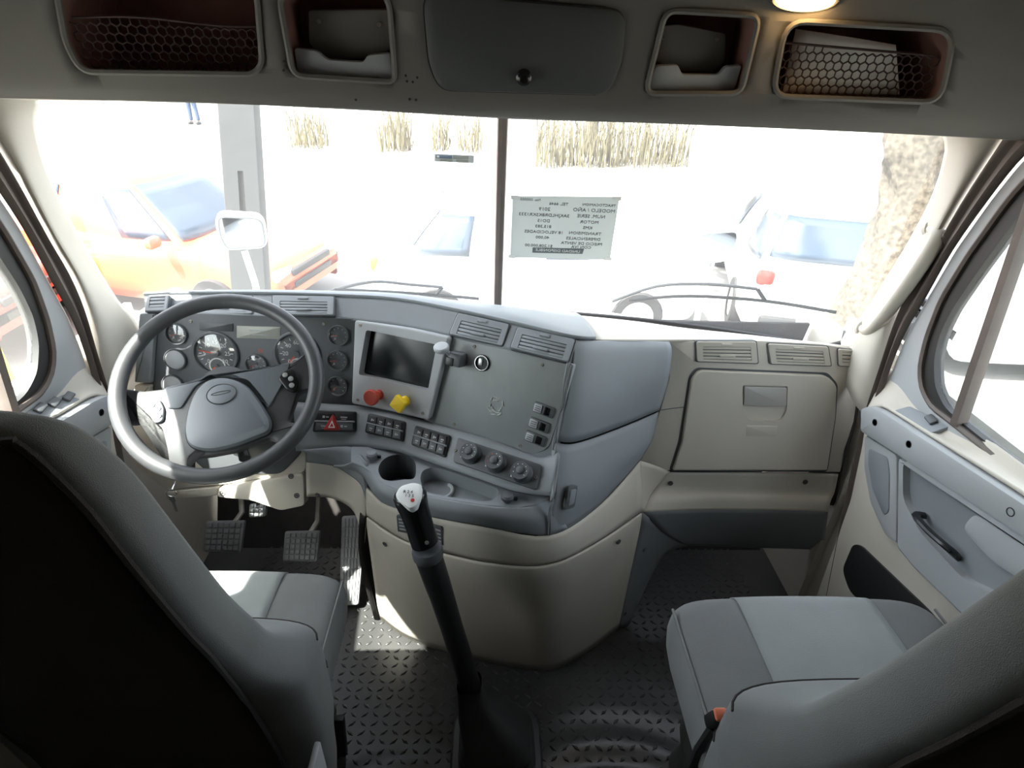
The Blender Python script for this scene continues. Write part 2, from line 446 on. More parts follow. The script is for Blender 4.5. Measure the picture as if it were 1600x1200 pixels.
# ---- doors
def ext(p, q, u): t = (u - p[0]) / (q[0] - p[0]); return (u, p[1] + (q[1] - p[1]) * t)
PD = Pl((.95, 0, 0), (-1, 0, 0))           # u = -Y, v = Z
def dquv(pts): return [PD.uv(*p) for p in pts]
SWPL = mesh_of(MB().box((0, 0, .004), (.034, .018, .010), bev=.004), CHAR, name='rocker')
def door(s):
    side = "passenger's" if s > 0 else "driver's"
    d = thing('door_%d' % (2 if s > 0 else 1), "beige and grey cab door with window on the %s side" % side, None, (s * .99, .7, .1), kind='structure')
    MM = (MIR if s < 0 else Mx.Identity(4))
    def mk(): return MB(MM @ PD.M)
    U1 = -.22
    rt0, rt1 = PD.uv(1395, 643), PD.uv(1600, 773)
    rb0, rb1 = PD.uv(1413, 709), PD.uv(1600, 830)
    # lower shell, beige
    front = dquv([(1354, 640), (1345, 700), (1328, 780), (1300, 860), (1275, 930)])
    sh = front + [(front[-1][0] + .05, .06), (U1, .06), ext(rt0, rt1, U1), rt0]
    mk().slab(rnd(sh, .012, 2), -.05, 0, .006).build('shell', BEIGE, d)
    # grey rail with screw plugs
    rail = dquv([(1359, 638), (1376, 634)]) + [rt0, ext(rt0, rt1, U1), ext(rb0, rb1, U1), rb0] + dquv([(1359, 675)])
    mk().slab(rnd(rail, [.01, .012, .01, 0, 0, .005, .008], 4), .0, .028, .010).build('armrest_rail', LGREY, d)
    pr = Pl((.922, 0, 0), (-1, 0, 0))
    for p in ((1367, 660), (1420, 694), (1579, 800)):
        m = pr.at(*p, .0)
        q = MB(MM @ m).lathe([(.0085, 0), (.0085, .001), (.007, .001), (.006, -.004), (.0001, -.004)], 14, cap1=False).build('screw_plug', BLACK, d)
    # speaker pod
    pod = dquv([(1359, 679), (1411, 711), (1410, 850), (1392, 836), (1368, 785), (1358, 730)])
    po = mk().slab(rnd(pod, .012, 3), .0, .016, .006).build('speaker_panel', LGREY, d)
    pod2 = dquv([(1368, 700), (1398, 715), (1401, 740), (1400, 800), (1392, 806), (1374, 765), (1367, 725)])
    mk().slab(rnd(pod2, .01, 3), .015, .019, .003).build('speaker_cover', GREY, po)
    # pull recess panel
    lb = PD.uv(1500, 945)
    low = dquv([(1413, 856), (1440, 888)])
    outl = dquv([(1415, 714)]) + [ext(rb0, rb1, U1), (U1, .44)] + [PD.uv(1520, 965)] + low[::-1]
    hole = dquv([(1424, 722), (1442, 718), (1588, 812), (1640, 850), (1640, 960), (1520, 905), (1450, 830), (1424, 780)])
    rp = mk().slab(rnd(outl, .01, 3), .0, .020, .007, holes=[rnd(hole, .02, 4)]).build('pull_panel', LGREY, d)
    mk().slab(rnd([(p[0] , p[1]) for p in hole], .02, 4), -.004, .003).build('recess_back', GREY, rp)
    cup = dquv([(1510, 826), (1530, 800), (1600, 836), (1640, 880), (1640, 930), (1560, 880)])
    mk().slab(rnd(cup, .02, 4), .0, .014, .008).build('pull_cup', LGREY, rp)
    h0, h1 = PD.hit(1452, 806), PD.hit(1508, 860)
    o = V((-.030, 0, 0))
    g = [h0 + o * .3, h0 + o, h0.lerp(h1, .5) + o * 1.2, h1 + o, h1 + o * .2 + V((0, 0, -.02))]
    MB(MM).tube(cat1(g, 4), .009, 8, flat=.7).build('door_handle', BLACKG, d)
    # dark map pocket
    pk = dquv([(1335, 850), (1347, 852), (1455, 955), (1500, 1010), (1420, 1000), (1330, 925), (1318, 890)])
    mk().slab(rnd(pk, .02, 4), .0, .005, .002).build('map_pocket', BLACK, d)
    # sill ledge
    r0 = [atX(*p, .94) for p in ((1358, 640), (1378, 637), (1400, 648), (1450, 680), (1520, 724), (1600, 775))]
    r2 = [atX(*p, .988) for p in ((1384, 575), (1412, 590), (1445, 634), (1486, 664), (1535, 688), (1600, 727))]
    r0.append(r0[-1] + (r0[-1] - r0[-2]) * 5); r2.append(V((.988, r0[-1].y, .94)))
    r1 = [p.lerp(q, .5) + V((.004, 0, -.012)) for p, q in zip(r0, r2)]
    mb = MB(MM).grid(smooth([r0, r1, r2], 4, 4)); mb.f = [f[::-1] for f in mb.f]
    mb.build('sill', BEIGE, d, thick=.006)
    sp = plane3(atX(1393, 640, .944), atX(1447, 678, .944), atX(1425, 636, .972), (0, 0, 1))
    plate = [(1397, 643), (1422, 636), (1486, 668), (1450, 680)]
    uv = [sp.uv(*p) for p in plate]
    mb = MB(MM @ sp.M).slab(rnd(uv, .006, 3), -.004, .004, .002)
    sw = mb.build('switch_plate', GREY, d)
    for p in (((1456, 659),) if s > 0 else ((1456, 659), (1436, 650), (1416, 641))):
        MB(MM @ sp.at(*p, .004)).box((0, 0, .003), (.03, .017, .008), bev=.003).build('rocker_switch', CHAR, sw)
    # window frame
    def loop(Lp, X, ztop, yb, zb):
        f = [atX(*p, X) for p in Lp]
        t = [V((X, .85, ztop - .015)), V((X, max(.66, yb + .1), ztop)), V((X, yb, ztop)), V((X, yb, zb))]
        return f, t
    f1, t1 = loop(L1, .972, 1.535, .22, .90)
    f2, t2 = loop(L2, .972, 1.495, .50, .935)
    f3, t3 = loop(L3, .972, 1.455, .54, .945)
    def yz(q): return (-q.y, q.z)
    o1 = [yz(q) for q in f1[::-1]] + [yz(q) for q in t1]; o2 = [yz(q) for q in f2[::-1]] + [yz(q) for q in t2]; o3 = [yz(q) for q in f3[::-1]] + [yz(q) for q in t3]
    PF = Pl((.985, 0, 0), (-1, 0, 0))
    MB(MM @ PF.M).slab(rnd(o1, .02, 2), -.02, .010, .005, holes=[rnd(o2, .02, 2)]).build('window_frame', LGREY, d)
    MB(MM @ PF.M).slab(rnd(o2, .02, 2), -.02, .004, .0, holes=[rnd(o3, .02, 3)]).build('window_gasket', RUBBER, d)
    lp = [V((.978, -q[0], q[1])) for q in rnd(o2, .02, 2)]
    MB(MM).tube([q.lerp(V((.978, .7, 1.2)), .012) for q in lp], .007, 6, True).build('gasket_bead', SEAL, d)
    MB(MM @ PF.M).slab(rnd(o3, .02, 3), -.012, -.008).build('pane', GLASSD, d)
    c0, c1 = atX(1497, 664, .982), atX(1560, 480, .982)
    c2 = c1 + (c1 - c0) * ((1.46 - c1.z) / (c1.z - c0.z))
    mb = MB(MM); ax = (c2 - c0).normalized(); sd = ax.cross(V((1, 0, 0))).normalized()
    mb.grid([[q + sd * a + V((b, 0, 0)) for a, b in ((-.011, .0), (-.009, -.012), (.009, -.012), (.011, 0), (.009, .012), (-.009, .012))] for q in (c0, c0.lerp(c2, .5), c2)], True)
    mb.build('window_divider', SEAL, d)
    return d, f1
d2, f1 = door(1)
d1, _ = door(-1)
# rubber body seals between pillar and door
for s in (1, -1):
    a = [atX(*p, .964) for p in L0]; b = [atX(*p, .968) for p in L1]
    a += [atX(1330, 740, .962), atX(1308, 850, .962)]; b += [atX(1352, 735, .966), atX(1328, 850, .966)]
    a.append(a[-1] * 2 - a[-2]); b.append(b[-1] * 2 - b[-2])
    rows = [[p, p.lerp(q, .25) + V((-.014, -.004, 0)), p.lerp(q, .5) + V((-.004, 0, 0)), p.lerp(q, .75) + V((-.012, -.004, 0)), q] for p, q in zip(a, b)]
    mb = MB(MIR if s < 0 else None).grid(smooth(rows, 3, 3)); mb.f = [f[::-1] for f in mb.f]
    tag(mb.build('trim_%d' % (3 if s > 0 else 4), SEAL, thick=.006), "ribbed dark rubber door seal along the %s pillar" % ("passenger's" if s > 0 else "driver's"), kind='structure')
for side, s in (('right', 1), ('left', -1)):
    mb = MB()
    mb.box((s * 1.03, -.38, .98), (.03, 1.2, 2.0)).box((s * 1.03, .70, 1.76), (.03, 1.0, .49)).box((s * 1.03, .70, .03), (.03, 1.0, .12))
    mb.box((s * 1.05, .85, .44), (.02, 1.4, .99)); mb.box((s * 1.03, 1.28, 1.73), (.03, .22, .5)).box((s * 1.03, 1.52, .42), (.03, .5, .95))
    tag(mb.build('wall_' + side, BEIGE), 'beige cab side wall around the %s door' % ("passenger's" if s > 0 else "driver's"), kind='structure')
# firewall and toe boards under the dash
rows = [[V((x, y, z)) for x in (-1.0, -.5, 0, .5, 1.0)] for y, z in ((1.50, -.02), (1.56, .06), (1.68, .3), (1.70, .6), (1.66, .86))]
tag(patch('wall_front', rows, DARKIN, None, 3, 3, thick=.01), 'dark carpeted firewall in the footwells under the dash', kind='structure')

# ================================================================== overhead console
def oc_y(x, z):
    y = 1.20 - .11 * x * x - .16 * (z - 1.5)
    if z < 1.515: y += ((1.515 - z) / .05) ** 2 * .035
    return y
OC = Surf(oc_y)
oc = thing('overhead_console', 'grey overhead storage console above the windshield with bins and net pockets', 'console', (0, 1.2, 1.47))
def ocuv(pts): return [V((q.x, q.z)) for q in (OC.hit(*p) for p in pts)]
def oc_pt(q, d=0): return V((q[0], oc_y(q[0], q[1]) - d, q[1]))
H_LN = rnd(ocuv([(84, -42), (104, 70), (128, 112), (396, 116), (410, 100), (400, -28)]), [.03, .02, .04, .02, .02, .03], 5)
H_LP = rnd(ocuv([(434, -18), (458, 118), (618, 128), (607, -14)]), [.03, .02, .015, .03], 5)
H_RP = rnd(ocuv([(1040, 16), (1187, 24), (1158, 146), (1008, 146)]), .02, 5)
H_RN = rnd(ocuv([(1228, 32), (1492, 47), (1468, 160), (1206, 150)]), [.035, .035, .03, .03], 5)
bot = ocuv([(-60, 152), (120, 156), (400, 164), (600, 174), (800, 186), (1000, 192), (1200, 200), (1400, 209), (1600, 220), (1660, 226)])
zt = 1.80
outl = [V((-1.02, bot[0].y)), ] + bot + [V((1.02, bot[-1].y)), V((1.02, zt)), V((-1.02, zt))]
bm = bmesh.new()
polys = [[V((q.x, q.y, 0)) for q in outl]] + [[V((q.x, q.y, 0)) for q in h] for h in (H_LN, H_LP, H_RP, H_RN)]
flat = [q for po in polys for q in po]
bv = [bm.verts.new(q) for q in flat]
for t in tessellate_polygon(polys):
    try: bm.faces.new([bv[i] for i in t])
    except ValueError: pass
for i in range(41):
    bmesh.ops.bisect_plane(bm, geom=bm.verts[:] + bm.edges[:] + bm.faces[:], plane_co=(-1 + .05 * i, 0, 0), plane_no=(1, 0, 0))
for zz in (1.47, 1.48, 1.49, 1.50, 1.51, 1.55, 1.6, 1.65, 1.7, 1.75):
    bmesh.ops.bisect_plane(bm, geom=bm.verts[:] + bm.edges[:] + bm.faces[:], plane_co=(0, zz, 0), plane_no=(0, 1, 0))
bm.verts.index_update()
mb = MB().add([oc_pt(v.co.xy) for v in bm.verts], [[v.index for v in f.verts] for f in bm.faces]); bm.free()
a, b, c = (mb.v[i] for i in mb.f[0][:3])
if (b - a).cross(c - a).y > 0: mb.f = [f[::-1] for f in mb.f]
mb.build('fascia', HEADER, oc, thick=.006, sharp=50)
# underside lip running forward to the glass, and the top closure
rows = [[oc_pt(q) for q in outl[:len(bot) + 2]], [V((q.x, ws_y(q.x, 1.47) - .015, 1.478)) for q in outl[:len(bot) + 2]]]
patch('header_lip', rows, BEIGE, oc, 2, 2, thick=.004)
def bin_box(name, H, depth, m, slope=0):
    hh = ccw(H)
    back = [oc_pt(q, -depth) + V((0, 0, 0)) for q in hh]
    mb = MB().grid([[oc_pt(q, .001) for q in hh], back], True)
    mb.f = [f for f in mb.f]; k = len(mb.v) - len(hh); mb.f.append(tuple(range(k, k + len(hh))))
    return mb.build(name, m, oc, sharp=30)
def rim(H, r, m, name='rim', d=.001):
    return MB().tube([oc_pt(q, d) for q in H], r, 6, True).build(name, m, oc)
bins = {}
for key, H, dep in (('ln', H_LN, .17), ('lp', H_LP, .10), ('rp', H_RP, .10), ('rn', H_RN, .17)):
    bins[key] = bin_box('storage_bin' if 'n' in key else 'cup_pocket', H, dep, RECESS)
    rim(H, .0052, HEADER, 'bin_rim')
# hexagon net across the two outer bins
def net(H, ztop, name):
    hh = ccw(H); xs = [q.x for q in hh]; zs = [q.y for q in hh]
    mb = MB(); a = .0085; dx = a * math.sqrt(3)
    def inside(x, z):
        c = False
        for i in range(len(hh)):
            p, q = hh[i - 1], hh[i]
            if (p.y > z) != (q.y > z) and x < (q.x - p.x) * (z - p.y) / (q.y - p.y) + p.x: c = not c
        return c
    nx = int((max(xs) - min(xs)) / dx) + 2; nz = int((max(zs) - min(zs)) / (1.5 * a)) + 2
    def P(x, z): return oc_pt((x, z), -.014 - .01 * math.sin((x - min(xs)) * 9))
    for j in range(nz):
        for i in range(nx):
            x = min(xs) + i * dx + (dx / 2 if j % 2 else 0); z = min(zs) + j * 1.5 * a
            up = (x, z + a); lo = (x, z + a / 2 + a); 
            seg = [((x, z + a), (x, z + 2 * a)), ((x, z + a), (x - dx / 2, z + a / 2)), ((x, z + a), (x + dx / 2, z + a / 2))]
            for p, q in seg:
                if max(p[1], q[1]) > ztop(p[0]) or not inside(*p) or not inside(*q): continue
                mb.tube([P(*p), P(*q)], .00135, 4, caps=False)
    top = [x for x in [min(xs) + (max(xs) - min(xs)) * k / 24 for k in range(25)]]
    mb.tube([P(x, ztop(x)) for x in top if inside(x, ztop(x))], .0022, 5)
    o = mb.build(name, NETM, oc); tag(o, kind='stuff'); return o
zl = OC.hit(250, 32).z; net(H_LN, lambda x: zl + .004 * math.cos(x * 20), 'cargo_net')
z0, z1 = OC.hit(1225, 66), OC.hit(1435, 84); net(H_RN, lambda x: z0.z + (z1.z - z0.z) * (x - z0.x) / (z1.x - z0.x), 'cargo_net')
# notched lips and inner shelves of the two cup pockets
for H, lipn, shelf, scr in ((H_LP, [(454, 76), (492, 80), (508, 94), (566, 97), (572, 86), (608, 82), (616, 127), (460, 116)], [(468, 14), (606, 12), (608, 76), (580, 92), (500, 94), (470, 70)], [(498, 33), (593, 38)]),
                            (H_RP, [(1026, 102), (1062, 101), (1068, 116), (1128, 118), (1138, 105), (1166, 103), (1154, 143), (1012, 144)], [(1034, 40), (1070, 36), (1150, 52), (1148, 100), (1125, 116), (1068, 112), (1022, 92)], [(1036, 58), (1120, 61)])):
    for pts, d, th, nm, m in ((lipn, -.012, .010, 'pocket_lip', LGREY), (shelf, -.045, .012, 'pocket_shelf', HEADER)):
        uv = rnd(ocuv(pts), .006, 3); ctr = sum(uv, V((0, 0))) / len(uv)
        b = oc_pt(ctr, d); pl = Pl(b, (0, -1, -.16))
        loc = []
        for q in uv:
            w3 = oc_pt(q, d) - b; loc.append((w3.dot(pl.x), w3.dot(pl.y)))
        o = MB(pl.M).slab(loc, -th, 0, .003).build(nm, m, oc)
        if nm == 'pocket_shelf':
            for p in scr: inst('screw', SCREW, pl.at(*p, 0) , o)
# centre bin door with knob
dn = [(660, -14), (981, 14), (972, 100), (950, 149), (688, 141), (670, 100)]
uv = rnd(ocuv(dn), [.03, .03, .02, .035, .035, .02], 5); ctr = sum(uv, V((0, 0))) / len(uv); b = oc_pt(ctr, 0); plc = Pl(b, (0, -1, -.16))
loc = [((oc_pt(q) - b).dot(plc.x), (oc_pt(q) - b).dot(plc.y)) for q in uv]
MB(plc.M).slab([q * 1.012 for q in map(V, loc)], -.012, .003).build('door_gap', BLACK, oc)
bd = MB(plc.M).slab(loc, -.004, .013, .010).build('bin_door', BINGREY, oc)
MB(plc.at(818, 118, .012)).lathe([(.014, 0), (.014, .004), (.011, .006), (.0105, .012), (.0085, .0135), (.006, .011), (.0001, .011)], 20, cap1=False).build('lock_knob', BLACKG, bd)
for p in ((444, 96), (446, 103), (443, 110), (634, 118), (636, 127), (640, 155), (650, 156), (652, 121), (645, 128), (556, 156)):
    q = OC.hit(*p); m = Pl(q, (0, -1, -.1)).M
    MB(m).lathe([(.0022, 0), (.0022, .0012), (.0001, .0013)], 8, cap1=False).build('screw_hole', BLACK, oc)
# dome lamp, lit
DOME = mat('lit_dome_lens', (255, 200, 120), .4, emit=(1.0, .62, .25), estr=9)
q = OC.hit(1256, -6) 
dl = thing('dome_lamp', 'lit amber dome lamp at the top of the overhead console', 'lamp', q)
pl = Pl(q, (0, -1, -.55)); 
MB(pl.M @ Mx.Diagonal((1.0, .34, 1, 1))).lathe([(.062, -.03), (.062, .006), (.056, .012), (.050, .010)], 28, cap1=False).build('bezel', HEADER, dl)
MB(pl.M @ Mx.Diagonal((1.0, .34, 1, 1))).lathe([(.051, -.005), (.049, .014), (.036, .022), (.015, .026), (.0001, .0265)], 28, cap1=False).build('lens', DOME, dl)
# papers in the right net bin
q0 = OC.hit(1345, 100)
tl, tr, br, bl = [OC.hit(*p) + V((0, .035 + k, 0)) for p, k in (((1266, 44), .02), ((1430, 70), .02), ((1424, 150), 0), ((1236, 146), 0))]
def sheet(name, q, m, th=.0006, bend=0):
    rows = [[V(bil(q, i / 8, j / 8)) + V((0, bend * math.sin(math.pi * i / 8), 0)) for i in range(9)] for j in range(9)]
    mb = MB().grid(rows); mb.f = [f[::-1] for f in mb.f]; return mb.build(name, m, thick=th)
tag(sheet('paper_sheets', (tl, tr, br, bl), PAPER, .003, -.008), "white paper stack behind the net in the passenger's overhead bin", 'paper')

# ================================================================== dashboard
db = thing('dashboard', 'grey wraparound dashboard with gauges, vents, glove box and beige lower trim', 'dashboard', (0, 1.3, .45))
# top: windshield base -> crown
crown = pxrow((226, 463, 1.40), (300, 460, 1.41), (425, 461, 1.41), (522, 464, 1.40), (620, 470, 1.375), (717, 488, 1.315), (809, 509, 1.25), (893, 529, 1.19), (930, 531, 1.22), (1000, 531, 1.30), (1060, 531, 1.355), (1180, 531, 1.37), (1280, 537, 1.37), (1342, 545, 1.36))
base = []
for i, q in enumerate(crown):
    x = max(-.965, min(.965, q.x * 1.02 + (0 if i < 7 else .02)))
    z = .872 if i < 5 else .862
    base.append(wsp(x, z, -.006))
mid = [a.lerp(b, .45) + V((0, 0, .022 if i < 7 else .012)) for i, (a, b) in enumerate(zip(base, crown))]
front0 = [a.lerp(b, .86) + V((0, 0, .016 if i < 7 else .008)) for i, (a, b) in enumerate(zip(base, crown))]
patch('top_pad', [r[:9] for r in (base, mid, front0, crown)], GREY, db, 4, 5, thick=.008)
patch('passenger_top_pad', [r[8:] for r in (base, mid, front0, crown)], BEIGE, db, 4, 5, thick=.008)
# brow that carries the vents: crown -> face top
ftop = pxrow((226, 489, 1.365), (300, 491, 1.365), (425, 496, 1.36), (522, 498, 1.36), (620, 508, 1.33), (704, 525, 1.28), (796, 546, 1.21), (890, 569, 1.14))
cr2 = crown[:8]
patch('brow', [cr2, [a.lerp(b, .5) for a, b in zip(cr2, ftop)], ftop], GREY, db, 4, 3, thick=.008)
# flat carriers
GP = plane3(at(247, 492, 1.365), at(556, 499, 1.355), at(553, 632, 1.30))
CPn = plane3(at(704, 526, 1.278), at(889, 570, 1.140), at(672, 658, 1.22))
SP = Pl(CPn.hit(625, 570), CPn.z)
SP = plane3(at(557, 500, 1.352), at(698, 525, 1.265), at(670, 655, 1.208))
def panel(pl, px, d0, d1, bev, m, name, parent, r=.006, n=4, holes=()):
    return MB(pl.M).slab(rnd([pl.uv(*p) for p in px], r, n), d0, d1, bev, holes=holes).build(name, m, parent)
gp = panel(GP, [(246, 488), (560, 498), (556, 634), (480, 640), (236, 632)], -.02, .0, .002, CHAR, 'gauge_panel', db)
# left pod strip beside the gauges
panel(GP, [(222, 488), (248, 488), (240, 597), (214, 596)], -.03, .014, .006, GREY, 'side_pod', db)
panel(GP, [(214, 599), (240, 600), (236, 632), (210, 632)], -.03, .014, .006, BEIGE, 'side_pod_base', db)
panel(CPn, [(688, 520), (896, 570), (880, 640), (866, 714), (846, 716), (660, 665)], -.03, -.003, 0, GREY, 'panel_carrier', db)
cp = panel(CPn, [(694, 524), (893, 571), (876, 640), (858, 700), (838, 709), (664, 659)], -.02, .0, .002, PANEL, 'centre_panel', db, [.003, .003, .01, .02, .012, .003])
# raised display surround with a screen opening
so = [SP.uv(*p) for p in ((556, 500), (640, 513), (703, 527), (671, 656), (610, 642), (551, 630))]
sh = rnd([SP.uv(*p) for p in ((574, 515), (684, 538), (670, 610), (562, 585))], .008, 4)
spn = MB(SP.M).slab(rnd(so, .008, 4), -.022, .006, .004, holes=[sh]).build('display_surround', LGREY, db)
MB(SP.M).slab([SP.uv(*p) for p in ((574, 515), (684, 538), (670, 610), (562, 585))], -.03, -.020).build('screen', SCREEN, spn)
MB(SP.M).slab([SP.uv(*p) for p in ((564, 586), (670, 610), (669, 617), (561, 592))], -.02, .004, .003).build('screen_sill', LGREY, spn)
for p in ((565, 508), (561, 624), (662, 645)): screw(SP, *p, spn, .006)
for p in ((298, 502), (506, 506)): screw(GP, *p, gp, .0)
for p in ((741, 541), (847, 570), (709.5, 663), (812.5, 697)): screw(CPn, *p, cp, .0)

# ---- vents
def vent(pl, quad, nsl, m, parent=db, name='air_vent', fr=(.12, .90, .30, .93), proud=.007, tabs=True, dark=None):
    q = [V(pl.uv(*p)) for p in quad]
    hole = [bil(q, s, t) for s, t in ((fr[0], fr[2]), (fr[1], fr[2]), (fr[1], fr[3]), (fr[0], fr[3]))]
    big = [bil(q, s, t) for s, t in ((-.02, -.04), (1.02, -.04), (1.02, 1.04), (-.02, 1.04))]
    v = MB(pl.M).slab(rnd(q, .006, 4), -.02, proud, .002, holes=[rnd(hole, .002, 2)]).build(name, m, parent)
    MB(pl.M).slab(rnd(big, .007, 4), -.022, .0036).build('shadow_gap', CHAR, v)
    MB(pl.M).slab(hole, -.03, -.012).build('duct', dark or CHAR, v)
    for k in range(nsl):
        t = fr[2] + (fr[3] - fr[2]) * (k + .5) / nsl; h = (fr[3] - fr[2]) / nsl * .36
        a = [bil(q, s, u) for s, u in ((fr[0], t - h), (fr[1], t - h), (fr[1], t + h), (fr[0], t + h))]
        MB(pl.M).slab(a, -.010, proud - .001, .001).build('slat', m, v)
    if tabs:
        for s, u, w_, h_ in ((.5, .14, .09, .05), (.5, (fr[2] + fr[3]) / 2 + .12, .13, .05)):
            a = [bil(q, s + i * w_, u + j * h_) for i, j in ((-1, -1), (1, -1), (1, 1), (-1, 1))]
            MB(pl.M).slab(rnd(a, .002, 2), -.004, proud + .003, .001).build('slider', m, v)
    return v
V1 = plane3(at(717, 489, 1.316), at(797, 508, 1.258), at(703, 523, 1.281))
V2 = plane3(at(810, 511, 1.25), at(899, 532, 1.185), at(798, 545, 1.208))
V0 = plane3(at(428, 462, 1.41), at(521, 464, 1.40), at(428, 495, 1.362))
vent(V1, [(717, 490), (797, 508), (786, 542), (703, 523)], 4, GREY)
vent(V2, [(810, 512), (899, 532), (888, 567), (798, 545)], 4, GREY)
vent(V0, [(427, 463), (523, 465), (522, 494), (428, 493)], 4, GREY)
vent(V0, [(298, 463), (396, 464), (396, 492), (296, 491)], 4, GREY)
VL = plane3(at(232, 464, 1.39), at(265, 462, 1.395), at(230, 485, 1.36))
vent(VL, [(232, 464), (266, 462), (262, 487), (228, 488)], 3, GREY, fr=(.15, .85, .12, .8), tabs=False, dark=BLACK)

# ---- gauges
def gauge(pl, px, py, rpx, marks, ang, parent=None, blank=False, sub=None, big=False):
    parent = parent or gp
    c = pl.hit(px, py); e = pl.hit(px + rpx, py); r = (e - c).length
    M = pl.at(px, py)
    g = MB(M).lathe([(r, -.005), (r, .006), (r * .97, .008), (r * .90, .008), (r * .86, .004), (r * .855, -.004)], 32, cap1=False).build('gauge', CHAR if not blank else CHAR, parent)
    if blank:
        MB(M).lathe([(r * .9, .0), (r * .88, .006), (r * .8, .0075), (.0001, .008)], 28, cap1=False).build('blank_cap', LGREY, g); return g
    MB(M).lathe([(r * .86, -.004), (r * .86, -.001), (.0001, -.001)], 32, cap1=False).build('dial', DIAL, g)
    # pale scale ring
    mb = MB(M); n = 40; rr = []
    for k in range(n + 1):
        a = R(225 - 270 * k / n); rr.append(a)
    mb.grid([[(q * r * math.cos(a), q * r * math.sin(a), -.0004) for a in rr] for q in (.84, .74 if big else .70)])
    mb.f = [f[::-1] for f in mb.f]
    mb.build('scale_ring', WHITE if big else LGREY, g)
    mb = MB(M); nt_ = 13 if big else 9
    for k in range(nt_):
        a = R(225 - 270 * k / (nt_ - 1)); L = .12
        mb.box((.68 * r, 0, 0), (L * r, .03 * r, .0006), Mx.Rotation(a, 4, 'Z'))
    mb.build('tick_marks', WHITE, g)
    for k, t in enumerate(marks):
        if not t: continue
        a = R(225 - 270 * k / max(1, len(marks) - 1))
        text('numeral', t, r * (.26 if big else .3), WHITE, M @ Mx.Translation((r * .50 * math.cos(a), r * .50 * math.sin(a), 0)), g)
    a = R(ang)
    mb = MB(M @ Mx.Rotation(a, 4, 'Z'))
    mb.add([(-.12 * r, -.03 * r, .003), (.72 * r, -.012 * r, .003), (.72 * r, .012 * r, .003), (-.12 * r, .03 * r, .003), (-.12 * r, -.03 * r, .0036), (.72 * r, -.012 * r, .0036), (.72 * r, .012 * r, .0036), (-.12 * r, .03 * r, .0036)],
           [(4, 5, 6, 7), (3, 2, 1, 0), (0, 1, 5, 4), (1, 2, 6, 5), (2, 3, 7, 6), (3, 0, 4, 7)])
    mb.build('needle', ORANGE, g)
    MB(M).lathe([(.13 * r, 0), (.13 * r, .004), (.0001, .0045)], 16, cap1=False).build('needle_hub', CHAR, g)
    if sub:
        rs = r * .36; M2 = M @ Mx.Translation((0, -.55 * r, .0004)); mb = MB(M2)
        mb.grid([[(q * rs * math.cos(R(220 - 260 * k / 24)), q * rs * math.sin(R(220 - 260 * k / 24)), 0) for k in range(25)] for q in (1, .84)]); mb.f = [f[::-1] for f in mb.f]
        mb.build('sub_dial', WHITE, g)
        MB(M2 @ Mx.Rotation(R(215), 4, 'Z')).box((.35 * rs, 0, .001), (.8 * rs, .12 * rs, .0008)).build('needle', ORANGE, g)
        MB(M2).lathe([(.2 * rs, 0), (.2 * rs, .003), (.0001, .003)], 12, cap1=False).build('needle_hub', CHAR, g)
    MB(M).lathe([(r * .87, .0055), (r * .6, .0068), (.0001, .0075)], 28, cap0=False, cap1=False).build('lens', GAUGEGL, g)
    return g
gauge(GP, 276.5, 521.5, 17, ['0', '', ''], 200)
gauge(GP, 275, 561, 17, [], 0, blank=True)
gauge(GP, 271, 601, 17, [], 0, blank=True)
gauge(GP, 337.5, 552.5, 36, ['0', '5', '10', '15', '20', '25', '30'], 168, sub=True, big=True)
gauge(GP, 464, 553, 36, ['0', '20', '40', '60', '80', '100', '120'], 228, sub=True, big=True)
gauge(GP, 401, 569, 17, ['E', '', 'F'], 205)
gauge(GP, 529, 524, 16.5, ['0', '', '', '', ''], 185)
gauge(GP, 527.5, 563, 16.5, ['0', '', '', '', ''], 185)
gauge(GP, 527.5, 603, 16.5, ['0', '', '', '', ''], 225)
panel(GP, [(370, 509), (438, 511), (438, 530), (370, 528)], -.004, .0015, .001, LCD, 'message_display', gp, .001)
for p_, w_ in (((404, 516), .046), ((406, 523), .036)): MB(GP.at(*p_, .0016)).box((0, 0, 0), (w_, .0022, .0006)).build('display_line', LGREY, gp)
panel(GP, [(312, 503), (364, 505), (364, 518), (312, 516)], -.004, .003, .001, CHAR, 'blank_tile', gp, .001)
text('warning_icon', '(!)', .012, mat('warning_red', (210, 90, 60), .5), GP.at(407, 548, .0005), gp)

# ---- parking brake knobs
def knob(px, py, shape, m, nm):
    M = SP.at(px, py, .004)
    k = MB(M).lathe([(.014, 0), (.013, .004), (.010, .006), (.0085, .030)], 18).build(nm, m, spn)
    if shape == 'round': MB(M).lathe([(.008, .028), (.017, .030), (.020, .034), (.0205, .042), (.018, .046), (.0001, .047)], 24, cap1=False).build('knob_head', m, k)
    else: MB(M @ Mx.Translation((0, 0, .030)) @ Mx.Rotation(R(62), 4, 'Z')).slab(rect(0, 0, .034, .034, .004), 0, .014, .003).build('knob_head', m, k)
knob(594, 616, 'round', REDK, 'air_knob'); knob(635, 626, 'diamond', YELK, 'air_knob')

